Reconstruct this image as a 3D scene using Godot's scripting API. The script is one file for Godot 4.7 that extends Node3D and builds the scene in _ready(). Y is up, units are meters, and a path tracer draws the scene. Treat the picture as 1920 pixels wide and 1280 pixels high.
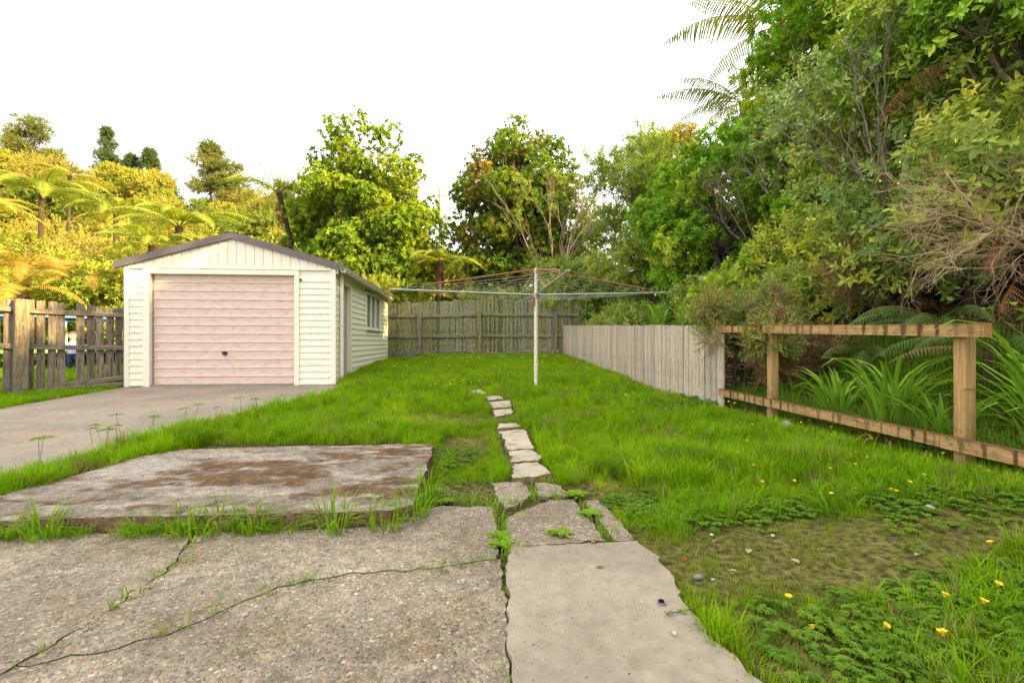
extends Node3D
# A back yard under a bush-clad bank: garage, fences, rotary clothesline, broken concrete. y up, metres. d below means metres in front of the camera (z = -d).

var rng := RandomNumberGenerator.new()
var nz := FastNoiseLite.new()
var taken := {}
var M := {}
var paved := []      # polygons (x, d) that carry no lawn
var paved_lo := PackedVector2Array()
var paved_hi := PackedVector2Array()

class MB:
	var v := PackedVector3Array()
	var n := PackedVector3Array()
	var c := PackedColorArray()
	var i := PackedInt32Array()
	func vert(p: Vector3, nn: Vector3, col: Color) -> int:
		v.push_back(p); n.push_back(nn); c.push_back(col)
		return v.size() - 1
	func tri(p: Vector3, q: Vector3, r: Vector3, col: Color) -> void:
		var nn := (r - p).cross(q - p).normalized()
		var k := v.size()
		v.push_back(p); v.push_back(q); v.push_back(r)
		n.push_back(nn); n.push_back(nn); n.push_back(nn)
		c.push_back(col); c.push_back(col); c.push_back(col)
		i.push_back(k); i.push_back(k + 1); i.push_back(k + 2)
	func quad(p: Vector3, q: Vector3, r: Vector3, s: Vector3, col: Color) -> void:
		var nn := (r - p).cross(q - s).normalized()
		var k := v.size()
		for x: Vector3 in [p, q, r, s]:
			v.push_back(x); n.push_back(nn); c.push_back(col)
		for x: int in [0, 1, 2, 0, 2, 3]:
			i.push_back(k + x)
	# a prism along y: outline (x, z) from y0 to y1; top may slant along x and z
	func prism(outline: PackedVector2Array, y0: float, y1: float, col: Color, t := Transform3D(), sx := 0.0, sz := 0.0) -> void:
		var m := outline.size()
		var lo: Array[Vector3] = []
		var hi: Array[Vector3] = []
		for p in outline:
			lo.append(t * Vector3(p.x, y0, p.y))
			hi.append(t * Vector3(p.x, y1 + p.x * sx + p.y * sz, p.y))
		for k in m:
			quad(lo[k], hi[k], hi[(k + 1) % m], lo[(k + 1) % m], col)
		for k in range(1, m - 1):
			tri(hi[0], hi[k + 1], hi[k], col)
			tri(lo[0], lo[k], lo[k + 1], col)
	# box centred in t with chamfered edges along y
	func box(t: Transform3D, s: Vector3, col := Color.WHITE, bev := 0.0) -> void:
		var a := s.x / 2; var b := s.z / 2
		var o := PackedVector2Array([Vector2(-a, -b), Vector2(-a, b), Vector2(a, b), Vector2(a, -b)])
		if bev > 0.0:
			o = PackedVector2Array([Vector2(-a, -b + bev), Vector2(-a, b - bev), Vector2(-a + bev, b), Vector2(a - bev, b), Vector2(a, b - bev), Vector2(a, -b + bev), Vector2(a - bev, -b), Vector2(-a + bev, -b)])
		prism(o, -s.y / 2, s.y / 2, col, t)
	func tube(pts: PackedVector3Array, radii: PackedFloat32Array, sides: int, col: Color, cap := true) -> void:
		var side := Vector3.ZERO
		var first := v.size()
		var m := pts.size()
		for k in m:
			var dir := (pts[mini(k + 1, m - 1)] - pts[maxi(k - 1, 0)]).normalized()
			if side == Vector3.ZERO:
				side = dir.cross(Vector3.UP if absf(dir.y) < 0.9 else Vector3.RIGHT).normalized()
			side = (side - dir * side.dot(dir)).normalized()
			var up := dir.cross(side)
			for j in sides:
				var a := TAU * j / sides
				var nn := side * cos(a) + up * sin(a)
				v.push_back(pts[k] + nn * radii[k]); n.push_back(nn); c.push_back(col)
		for k in m - 1:
			for j in sides:
				var a := first + k * sides + j
				var b := first + k * sides + (j + 1) % sides
				for x: int in [a, b, b + sides, a, b + sides, a + sides]:
					i.push_back(x)
		if cap:
			for e: int in [0, m - 1]:
				var nn := (pts[e] - pts[1 if e == 0 else m - 2]).normalized()
				var k0 := v.size()
				for j in sides:
					v.push_back(v[first + e * sides + j]); n.push_back(nn); c.push_back(col)
				for j in range(1, sides - 1):
					i.push_back(k0); i.push_back(k0 + j); i.push_back(k0 + j + 1)
	func rod(a: Vector3, b: Vector3, r: float, sides := 6, col := Color.WHITE) -> void:
		tube(PackedVector3Array([a, b]), PackedFloat32Array([r, r]), sides, col)
	func mesh(m: Material = null) -> ArrayMesh:
		var o := ArrayMesh.new()
		# every face turned the way its normals point
		for k in range(0, i.size(), 3):
			var p := v[i[k]]
			if (v[i[k + 2]] - p).cross(v[i[k + 1]] - p).dot(n[i[k]] + n[i[k + 1]] + n[i[k + 2]]) < 0.0:
				var t := i[k + 1]
				i[k + 1] = i[k + 2]; i[k + 2] = t
		var arr := []
		arr.resize(Mesh.ARRAY_MAX)
		arr[Mesh.ARRAY_VERTEX] = v; arr[Mesh.ARRAY_NORMAL] = n; arr[Mesh.ARRAY_COLOR] = c; arr[Mesh.ARRAY_INDEX] = i
		o.add_surface_from_arrays(Mesh.PRIMITIVE_TRIANGLES, arr)
		if m:
			o.surface_set_material(0, m)
		return o

# ---------------------------------------------------------------- naming
func numbered(called: String) -> String:
	taken[called] = taken.get(called, -1) + 1
	return called if taken[called] == 0 else "%s_%03d" % [called, taken[called]]
func tag(o: Node, label: String, category: String, group := "", kind := "") -> void:
	if label: o.set_meta("label", label)
	if category: o.set_meta("category", category)
	if group: o.set_meta("group", group)
	if kind: o.set_meta("kind", kind)
func thing(called: String, label: String, category: String, at := Vector3.ZERO, turn := 0.0, group := "") -> Node3D:
	var o := Node3D.new()
	o.name = numbered(called)
	add_child(o)
	o.position = at
	o.rotation.y = turn
	tag(o, label, category, group)
	return o
func solo(called: String, mesh: Mesh, mat: Material, label: String, category: String, t := Transform3D(), group := "") -> MeshInstance3D:
	var o := MeshInstance3D.new()
	o.name = numbered(called)
	o.mesh = mesh
	if mat: o.material_override = mat
	add_child(o)
	o.transform = t
	tag(o, label, category, group)
	return o
func part(called: String, mesh: Mesh, mat: Material, parent: Node, t := Transform3D()) -> MeshInstance3D:
	var o := MeshInstance3D.new()
	o.name = called
	o.mesh = mesh
	if mat: o.material_override = mat
	o.transform = t
	parent.add_child(o, true)
	return o
func struct(called: String, mesh: Mesh, mat: Material, t := Transform3D()) -> MeshInstance3D:
	var o := MeshInstance3D.new()
	o.name = numbered(called)
	o.mesh = mesh
	if mat: o.material_override = mat
	o.transform = t
	o.set_meta("kind", "structure")
	add_child(o)
	return o
func copy(o: Node3D, t: Transform3D, label := "", group := "") -> Node3D:
	var base: String = String(o.name)
	if base.length() > 4 and base[-4] == "_" and base.right(3).is_valid_int(): base = base.left(-4)
	var r: Node3D = o.duplicate()
	r.name = numbered(base)
	add_child(r)
	r.transform = t
	if label: r.set_meta("label", label)
	if group: r.set_meta("group", group)
	return r
func many(called: String, mesh: Mesh, mat: Material, at: Array, cols: Array, parent: Node = null) -> MultiMeshInstance3D:
	var mm := MultiMesh.new()
	mm.transform_format = MultiMesh.TRANSFORM_3D
	mm.use_colors = true
	mm.mesh = mesh
	mm.instance_count = at.size()
	for k in at.size():
		mm.set_instance_transform(k, at[k])
		mm.set_instance_color(k, cols[k])
	var o := MultiMeshInstance3D.new()
	o.name = called if parent else numbered(called)
	o.multimesh = mm
	if mat: o.material_override = mat
	o.set_meta("kind", "stuff")
	(parent if parent else self).add_child(o, true)
	return o

# ---------------------------------------------------------------- terrain
func ss(a: float, b: float, x: float) -> float:
	var t := clampf((x - a) / (b - a), 0.0, 1.0)
	return t * t * (3.0 - 2.0 * t)
func fence_x(d: float) -> float:
	return 3.287 - 0.101 * d
const RIDGE := [[-1.6, 26.0], [-1.07, 21.5], [-0.95, 19.3], [-0.69, 15.6], [-0.47, 14.0], [-0.14, 8.0], [0.15, 4.5], [0.6, 6.0], [1.6, 8.0]]
func ridge(u: float) -> float:
	if u <= RIDGE[0][0]: return RIDGE[0][1]
	for k in RIDGE.size() - 1:
		if u < RIDGE[k + 1][0]:
			return lerpf(RIDGE[k][1], RIDGE[k + 1][1], (u - RIDGE[k][0]) / (RIDGE[k + 1][0] - RIDGE[k][0]))
	return RIDGE[-1][1]
func gy(x: float, d: float) -> float:
	var t := minf(d, 16.0) - 3.4
	var b := 0.0475 * (0.0 if t < -0.5 else (t + 0.5) * (t + 0.5) / 2.0 if t < 0.5 else t)
	var y := lerpf(b, maxf(b, 0.21), ss(0.9, 2.8, x))
	var dr := clampf(0.03 + (d - 3.0) * 0.0275, 0.0, 0.25)
	if d > 9.2: dr = maxf(dr, minf(b, 0.45))
	y = lerpf(dr, y, ss(-3.2, -2.7, x))
	var s := x - fence_x(minf(d, 20.0)) - 0.12
	if s > 0.0:
		var k := 1.0 - 0.8 * ss(14.0, 20.0, d)
		y += k * (-0.14 * ss(0.0, 0.2, s) * (1.0 - ss(0.5, 1.0, s)) + minf(0.85 * maxf(0.0, s - 0.4), 3.7 + 0.12 * s))
	if d > 20.0:
		y += ridge(x / d) * ss(20.0, 64.0, d)
	return y
func P(x: float, d: float, up := 0.0) -> Vector3:
	return Vector3(x, gy(x, d) + up, -d)

# ---------------------------------------------------------------- materials
func lin(r: float, g: float, b: float, a := 1.0) -> Color:
	return Color(r, g, b, a).linear_to_srgb()
func mat(r: float, g: float, b: float, rough := 0.8, metal := 0.0) -> StandardMaterial3D:
	var m := StandardMaterial3D.new()
	m.albedo_color = lin(r, g, b)
	m.roughness = rough
	m.metallic = metal
	return m
func vmat(rough := 0.7, back := 0.0, spec := 0.4) -> StandardMaterial3D:
	var m := StandardMaterial3D.new()
	m.vertex_color_use_as_albedo = true
	m.roughness = rough
	m.metallic_specular = spec
	if back > 0.0:
		m.backlight_enabled = true
		m.backlight = Color(back, back, back * 0.55)
	return m
func noise_tex(seed_: int, freq: float, stops: Array, size := 512, octaves := 5, kind := FastNoiseLite.TYPE_SIMPLEX_SMOOTH) -> NoiseTexture2D:
	var f := FastNoiseLite.new()
	f.seed = seed_
	f.noise_type = kind
	f.frequency = freq
	f.fractal_octaves = octaves
	var t := NoiseTexture2D.new()
	t.width = size; t.height = size
	t.seamless = true
	t.noise = f
	var g := Gradient.new()
	g.offsets = PackedFloat32Array(stops.map(func(s): return s[0]))
	g.colors = PackedColorArray(stops.map(func(s): return s[1]))
	t.color_ramp = g
	return t
func tri_planar(m: StandardMaterial3D, scale_: Vector3, world := true, sharp := 6.0) -> StandardMaterial3D:
	m.uv1_triplanar = true
	m.uv1_world_triplanar = world
	m.uv1_scale = scale_
	m.uv1_triplanar_sharpness = sharp
	return m
# timber: grain runs down the picture; streaks and blotches of growth between three colours
func wood_image(seed_: int, dark: Color, mid: Color, pale: Color, growth: Color, share: float) -> ImageTexture:
	var w := 256; var h := 512
	var f := FastNoiseLite.new(); f.seed = seed_; f.frequency = 0.05; f.fractal_octaves = 4
	var e := FastNoiseLite.new(); e.seed = seed_ + 9; e.frequency = 0.02; e.fractal_octaves = 5
	var a := f.get_seamless_image(w, 32); a.resize(w, h, Image.INTERPOLATE_CUBIC)
	f.frequency = 0.16
	var b := f.get_seamless_image(w, 64); b.resize(w, h, Image.INTERPOLATE_CUBIC)
	var c := e.get_seamless_image(w, h)
	a.convert(Image.FORMAT_L8); b.convert(Image.FORMAT_L8); c.convert(Image.FORMAT_L8)
	var pa := a.get_data(); var pb := b.get_data(); var pc := c.get_data()
	var out := PackedByteArray(); out.resize(w * h * 3)
	for k in w * h:
		var t := clampf((pa[k] * 0.55 + pb[k] * 0.45) / 255.0 * 1.7 - 0.35, 0.0, 1.0)
		var col := dark.lerp(mid, t * 2.0) if t < 0.5 else mid.lerp(pale, t * 2.0 - 1.0)
		var q := clampf((pc[k] / 255.0 - (1.0 - share)) * 5.0, 0.0, 1.0)
		col = col.lerp(growth, q * 0.8)
		out[k * 3] = int(sqrt(col.r) * 255.0); out[k * 3 + 1] = int(sqrt(col.g) * 255.0); out[k * 3 + 2] = int(sqrt(col.b) * 255.0)
	return ImageTexture.create_from_image(Image.create_from_data(w, h, false, Image.FORMAT_RGB8, out))
# concrete: sand matrix with stones stamped in; returns [colour, height]
func concrete_images(seed_: int, stones: int, r0: float, r1: float, base: Color, mottle := 0.5) -> Array:
	var w := 1024
	rng.seed = seed_
	var f := FastNoiseLite.new(); f.seed = seed_; f.frequency = 0.012; f.fractal_octaves = 6; f.fractal_gain = 0.65
	var im := f.get_seamless_image(w, w)
	im.convert(Image.FORMAT_L8)
	var p := im.get_data()
	var col := PackedByteArray(); col.resize(w * w * 3)
	var hei := PackedByteArray(); hei.resize(w * w)
	var r := base.r * 255.0; var g := base.g * 255.0; var b := base.b * 255.0
	for k in w * w:
		var t := 0.87 - mottle * 0.5 + mottle * p[k] / 255.0 + 0.16 * (((k * 7919 + (k >> 7) * 104729) % 101) / 101.0)
		col[k * 3] = mini(255, int(r * t)); col[k * 3 + 1] = mini(255, int(g * t)); col[k * 3 + 2] = mini(255, int(b * t))
		hei[k] = 60 + (p[k] >> 2)
	var tones := [Color(0.60, 0.56, 0.51), Color(0.52, 0.50, 0.48), Color(0.66, 0.60, 0.52), Color(0.45, 0.44, 0.43), Color(0.69, 0.64, 0.56), Color(0.63, 0.56, 0.47), Color(0.75, 0.71, 0.65), Color(0.57, 0.51, 0.44), Color(0.62, 0.57, 0.50), Color(0.67, 0.58, 0.50)]
	for s in stones:
		var x0 := rng.randi() % w; var y0 := rng.randi() % w
		var ra := lerpf(r0, r1, pow(rng.randf(), 2.2)); var rb := ra * rng.randf_range(0.55, 0.95)
		var an := rng.randf() * TAU; var ca := cos(an); var sa := sin(an)
		var tone: Color = tones[rng.randi() % tones.size()]
		var k2 := rng.randf_range(0.85, 1.12)
		var m := int(ra) + 1
		for yy in range(-m, m + 1):
			for xx in range(-m, m + 1):
				var e := (xx * ca + yy * sa) / ra; var q := (-xx * sa + yy * ca) / rb
				var l := e * e + q * q
				if l < 1.0:
					var k := ((y0 + yy) & 1023) * 1024 + ((x0 + xx) & 1023)
					col[k * 3] = mini(255, int(tone.r * k2 * 255)); col[k * 3 + 1] = mini(255, int(tone.g * k2 * 255)); col[k * 3 + 2] = mini(255, int(tone.b * k2 * 255))
					hei[k] = 120 + int(130.0 * sqrt(1.0 - l))
	return [ImageTexture.create_from_image(Image.create_from_data(w, w, false, Image.FORMAT_RGB8, col)), ImageTexture.create_from_image(Image.create_from_data(w, w, false, Image.FORMAT_L8, hei))]
func concrete_mat(maps: Array, tile: float, relief: float) -> StandardMaterial3D:
	var m := vmat(0.9, 0.0, 0.3)
	m.albedo_texture = maps[0]
	m.heightmap_enabled = true
	m.heightmap_texture = maps[1]
	m.heightmap_scale = relief
	return tri_planar(m, Vector3.ONE / tile)

func materials() -> void:
	var grain := noise_tex(5, 0.02, [[0.0, Color(0.72, 0.72, 0.72)], [0.45, Color(0.93, 0.93, 0.93)], [1.0, Color(1, 1, 1)]])
	M.rough = concrete_mat(concrete_images(11, 21000, 2.2, 7.5, Color(0.66, 0.60, 0.52)), 1.3, 0.5)
	M.smooth = concrete_mat(concrete_images(12, 2600, 1.2, 4.5, Color(0.70, 0.65, 0.58), 0.16), 1.15, 0.1)
	M.pad = concrete_mat(concrete_images(13, 9000, 2.0, 7.0, Color(0.62, 0.58, 0.54)), 1.2, 0.5)
	var ground := vmat(1.0, 0.0, 0.2)
	ground.albedo_texture = noise_tex(21, 0.03, [[0.0, Color(0.45, 0.42, 0.38)], [0.4, Color(0.72, 0.68, 0.62)], [0.6, Color(0.9, 0.86, 0.8)], [1.0, Color(1, 0.98, 0.92)]], 1024, 6)
	ground.heightmap_enabled = true
	ground.heightmap_texture = noise_tex(22, 0.05, [[0.0, Color.BLACK], [1.0, Color.WHITE]], 512, 6)
	ground.heightmap_scale = 2.0
	M.ground = tri_planar(ground, Vector3.ONE / 1.7)
	var old := wood_image(31, Color(0.06, 0.055, 0.04), Color(0.21, 0.195, 0.14), Color(0.40, 0.37, 0.28), Color(0.33, 0.33, 0.14), 0.50)
	var brown := wood_image(32, Color(0.07, 0.052, 0.04), Color(0.23, 0.18, 0.135), Color(0.42, 0.35, 0.27), Color(0.32, 0.27, 0.20), 0.40)
	var pale := wood_image(33, Color(0.26, 0.205, 0.15), Color(0.55, 0.465, 0.36), Color(0.68, 0.60, 0.49), Color(0.38, 0.30, 0.22), 0.34)
	var sawn := wood_image(34, Color(0.30, 0.19, 0.085), Color(0.44, 0.285, 0.13), Color(0.56, 0.385, 0.20), Color(0.37, 0.27, 0.12), 0.35)
	for set_ in [["old", old, [[1, 1, 1], [0.8, 0.82, 0.78], [1.25, 1.25, 1.12], [0.6, 0.6, 0.58], [1.5, 1.5, 1.35], [1.1, 1.15, 0.85]]], ["brown", brown, [[1, 1, 1], [0.85, 0.85, 0.85], [1.2, 1.16, 1.1], [0.7, 0.7, 0.72]]], ["pale", pale, [[1, 1, 1], [0.9, 0.9, 0.9], [1.1, 1.1, 1.08], [0.97, 0.93, 0.88], [0.82, 0.82, 0.84]]]]:
		M[set_[0]] = []
		for t in set_[2]:
			var m := StandardMaterial3D.new()
			m.albedo_color = Color(minf(t[0], 1.0) ** 0.5, minf(t[1], 1.0) ** 0.5, minf(t[2], 1.0) ** 0.5)
			if t[0] > 1.0: m.albedo_color = Color(1, 1, t[2] / t[0])
			m.albedo_texture = set_[1]
			m.roughness = 0.92
			m.heightmap_enabled = true
			m.heightmap_texture = set_[1]
			m.heightmap_scale = 0.25
			M[set_[0]].append(tri_planar(m, Vector3(2.3 + 0.37 * M[set_[0]].size(), 0.55, 2.3 + 0.37 * M[set_[0]].size())))
	var sm := vmat(0.85, 0.0, 0.3)
	sm.albedo_texture = sawn
	sm.heightmap_enabled = true
	sm.heightmap_texture = sawn
	sm.heightmap_scale = 0.12
	M.sawn = tri_planar(sm, Vector3(4.0, 0.8, 4.0), false)
	var rail := vmat(0.9, 0.0, 0.3)
	rail.albedo_texture = brown
	M.old_rail = tri_planar(rail, Vector3(4.0, 0.7, 4.0), false)
	rail = vmat(0.9, 0.0, 0.3)
	rail.albedo_texture = old
	M.grey_rail = tri_planar(rail, Vector3(4.0, 0.7, 4.0), false)
	# paint: thin mottling and a few flecks of grime
	var grime := noise_tex(41, 0.028, [[0.0, Color(0.95, 0.94, 0.91)], [0.35, Color(0.985, 0.98, 0.97)], [0.7, Color(1, 1, 1)], [0.9, Color(1, 1, 1)], [0.95, Color(0.95, 0.94, 0.91)], [1.0, Color(0.85, 0.83, 0.78)]], 512, 6)
	M.cream = mat(0.85, 0.80, 0.655, 0.55)
	M.cream.albedo_texture = grime
	tri_planar(M.cream, Vector3.ONE * 1.1)
	M.trim = mat(0.85, 0.80, 0.66, 0.5)
	M.trim.albedo_texture = grime
	tri_planar(M.trim, Vector3.ONE * 0.8)
	M.pink = mat(0.71, 0.545, 0.465, 0.5)
	M.pink.albedo_texture = noise_tex(42, 0.012, [[0.0, Color(0.92, 0.86, 0.85)], [0.4, Color(0.975, 0.96, 0.96)], [0.7, Color(1, 1, 1)], [0.84, Color(0.97, 0.97, 0.98)], [0.9, Color(0.93, 0.87, 0.83)], [1.0, Color(0.78, 0.64, 0.56)]], 512, 6)
	tri_planar(M.pink, Vector3(0.7, 1.4, 0.7))
	M.side_door = mat(0.42, 0.34, 0.34, 0.5)
	M.side_door.albedo_texture = grime
	tri_planar(M.side_door, Vector3.ONE)
	M.barge = mat(0.165, 0.128, 0.115, 0.45)
	M.barge.albedo_texture = grain
	tri_planar(M.barge, Vector3.ONE * 2.0)
	M.gutter = mat(0.74, 0.72, 0.66, 0.5)
	M.gutter.albedo_texture = noise_tex(43, 0.03, [[0.0, Color(0.45, 0.2, 0.1)], [0.33, Color(0.62, 0.33, 0.2)], [0.4, Color(0.9, 0.86, 0.8)], [1.0, Color(1, 1, 1)]], 256, 5)
	tri_planar(M.gutter, Vector3.ONE * 1.7)
	M.iron = mat(0.30, 0.27, 0.25, 0.5, 0.2)
	M.dark = mat(0.02, 0.02, 0.02, 0.4)
	M.footing = mat(0.30, 0.28, 0.25, 0.9)
	M.footing.albedo_texture = grain
	tri_planar(M.footing, Vector3.ONE * 2.0)
	M.glass = StandardMaterial3D.new()
	M.glass.albedo_color = Color(0.10, 0.12, 0.12, 0.45)
	M.glass.transparency = BaseMaterial3D.TRANSPARENCY_ALPHA
	M.glass.roughness = 0.06
	M.galv = mat(0.52, 0.51, 0.48, 0.42, 0.55)
	M.galv.albedo_texture = noise_tex(44, 0.05, [[0.0, Color(0.6, 0.52, 0.45)], [0.4, Color(0.88, 0.86, 0.82)], [1.0, Color(1, 1, 1)]], 256, 5)
	tri_planar(M.galv, Vector3.ONE * 3.0)
	M.post_paint = mat(0.74, 0.68, 0.59, 0.6)
	M.post_paint.albedo_texture = noise_tex(45, 0.05, [[0.0, Color(0.6, 0.48, 0.4)], [0.28, Color(0.88, 0.84, 0.8)], [0.42, Color(1, 1, 1)], [1.0, Color(1, 1, 1)]], 256, 5)
	tri_planar(M.post_paint, Vector3(4, 1.2, 4))
	M.rust = mat(0.40, 0.185, 0.10, 0.85)
	M.rust.albedo_texture = noise_tex(46, 0.06, [[0.0, Color(0.55, 0.4, 0.35)], [0.5, Color(0.9, 0.85, 0.8)], [0.75, Color(1, 1, 1)], [1.0, Color(1, 1, 1)]], 256, 5)
	tri_planar(M.rust, Vector3.ONE * 4.0)
	M.wire = mat(0.42, 0.44, 0.42, 0.5, 0.3)
	M.bolt = mat(0.6, 0.6, 0.58, 0.35, 0.8)
	M.bark = mat(0.19, 0.145, 0.10, 0.95)
	M.bark.albedo_texture = noise_tex(47, 0.03, [[0.0, Color(0.4, 0.38, 0.36)], [0.5, Color(0.8, 0.78, 0.75)], [1.0, Color(1, 1, 1)]], 256, 5)
	tri_planar(M.bark, Vector3(2, 0.7, 2))
	M.pale_bark = mat(0.40, 0.33, 0.25, 0.95)
	M.pale_bark.albedo_texture = M.bark.albedo_texture
	tri_planar(M.pale_bark, Vector3(3, 1, 3))
	M.dead = mat(0.42, 0.28, 0.17, 0.95)
	M.fern_trunk = mat(0.10, 0.065, 0.04, 1.0)
	M.fern_trunk.albedo_texture = M.bark.albedo_texture
	tri_planar(M.fern_trunk, Vector3(5, 5, 5))
	M.leaf = vmat(0.6, 0.85, 0.22)
	M.gloss = vmat(0.42, 0.6, 0.4)
	M.blade = vmat(0.8, 0.85, 0.08)
	M.soft = vmat(0.8, 0.5, 0.3)
	M.petal = vmat(0.4, 0.5, 0.45)
	M.tint = vmat(0.75, 0.0, 0.35)

# ---------------------------------------------------------------- scene
func _ready() -> void:
	var cam := Camera3D.new()
	cam.name = "camera"
	cam.position = Vector3(0, 1.05, 0)
	cam.fov = 70.82
	cam.near = 0.05
	cam.far = 900.0
	add_child(cam)
	cam.current = true
	var env := Environment.new()
	env.background_mode = Environment.BG_SKY
	env.tonemap_mode = Environment.TONE_MAPPER_LINEAR
	env.tonemap_exposure = 4.2
	env.background_energy_multiplier = 0.62
	env.sdfgi_enabled = true
	env.ssao_enabled = true
	env.ssil_enabled = true
	var sm := ProceduralSkyMaterial.new()
	sm.sky_top_color = lin(0.94, 0.955, 0.97)
	sm.sky_horizon_color = lin(1.0, 0.99, 0.965)
	sm.sky_curve = 0.25
	sm.ground_bottom_color = lin(0.12, 0.13, 0.08)
	sm.ground_horizon_color = lin(0.3, 0.3, 0.25)
	sm.sun_angle_max = 1.0
	env.sky = Sky.new()
	env.sky.sky_material = sm
	var we := WorldEnvironment.new()
	we.name = "environment"
	we.environment = env
	add_child(we)
	var sun := DirectionalLight3D.new()
	sun.name = "sun"
	sun.light_energy = 1.6
	sun.light_color = Color(1.0, 0.87, 0.60)
	sun.light_angular_distance = 0.5
	sun.shadow_enabled = true
	add_child(sun)
	sun.look_at_from_position(Vector3.ZERO, -Vector3(0.87, 0.48, 0.34))
	nz.seed = 3
	nz.frequency = 1.0
	nz.fractal_octaves = 3
	materials()
	ground()
	paving()
	garage()
	fences()
	clothesline()
	hillside()
	middle_trees()
	bank_trees()
	bank_plants()
	lawn()
	weeds()
	litter()
	neighbours()

# ---------------------------------------------------------------- ground and concrete
func blob(x: float, d: float, cx: float, cd: float, rx: float, rd: float) -> float:
	return 1.0 - ss(0.55, 1.15, sqrt(pow((x - cx) / rx, 2) + pow((d - cd) / rd, 2)) + 0.35 * nz.get_noise_2d(x * 3.0, d * 3.0))
func soil(x: float, d: float) -> float:
	var s := 0.96 * blob(x, d, 1.45, 2.28, 1.05, 0.50)
	s = maxf(s, 0.9 * blob(x, d, 2.3, 2.30, 0.8, 0.34))
	s = maxf(s, 0.8 * blob(x, d, 0.72, 3.25, 0.28, 0.5))
	s = maxf(s, 0.7 * blob(x, d, -0.45, 4.35, 0.3, 0.65))
	s = maxf(s, 0.68 * blob(x, d, -0.85, 5.7, 0.75, 0.45))
	s = maxf(s, 0.5 * blob(x, d, -0.35, 3.35, 0.35, 0.25))
	s = maxf(s, 0.7 * blob(x, d, 0.98, 1.5, 0.26, 0.5))
	return s
func drive_edge(d: float) -> float:
	return lerpf(-3.62, -3.02, clampf((d - 3.5) / 4.2, 0.0, 1.0))
func ground() -> void:
	var xs := PackedFloat32Array(); var ds := PackedFloat32Array()
	var x := -260.0
	while x < 200.0:
		xs.push_back(x)
		x += 0.11 if x > -7.5 and x < 4.2 else 0.4 if x > -14.0 and x < 12.0 else 2.0 if x > -60.0 and x < 45.0 else 12.0
	var d := -40.0
	while d < 320.0:
		ds.push_back(d)
		d += 0.11 if d > 1.0 and d < 9.0 else 0.22 if d >= 9.0 and d < 17.0 else 0.8 if d >= 17.0 and d < 28.0 or d > -3.0 and d <= 1.0 else 2.5 if d >= 28.0 and d < 90.0 else 1.5 if d < 0.0 and d > -12.0 else 9.0 if d > 0.0 else 4.0
	var b := MB.new()
	for dd in ds:
		for xx in xs:
			var p := P(xx, dd, 0.012 * nz.get_noise_2d(xx * 4.0, dd * 4.0))
			var s := soil(xx, dd) if dd < 8.0 and xx > -4.0 and xx < 3.5 else 0.0
			var t := 0.5 + 0.5 * nz.get_noise_2d(xx * 2.0 + 50.0, dd * 2.0)
			var col := Color(0.085, 0.095, 0.03).lerp(Color(0.12, 0.12, 0.05), t).lerp(Color(0.22, 0.195, 0.085).lerp(Color(0.16, 0.17, 0.045), t), s)
			if dd > 17.0 or xx > fence_x(dd) + 0.3:
				col = Color(0.06, 0.05, 0.03).lerp(Color(0.10, 0.075, 0.045), t)
			b.vert(p, Vector3.UP, col)
	var w := xs.size()
	for j in ds.size() - 1:
		for i in w - 1:
			var k := j * w + i
			for q: int in [k, k + 1, k + w + 1, k, k + w + 1, k + w]:
				b.i.push_back(q)
	# normals from the slopes
	for j in range(1, ds.size() - 1):
		for i in range(1, w - 1):
			var k := j * w + i
			b.n[k] = (b.v[k + w] - b.v[k - w]).cross(b.v[k + 1] - b.v[k - 1]).normalized() * -1.0
			if b.n[k].y < 0.0: b.n[k] = -b.n[k]
	struct("ground", b.mesh(), M.ground)

func poly(a: Array) -> PackedVector2Array:
	var o := PackedVector2Array()
	for p in a:
		o.push_back(Vector2(p[0], p[1]))
	return o
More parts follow.
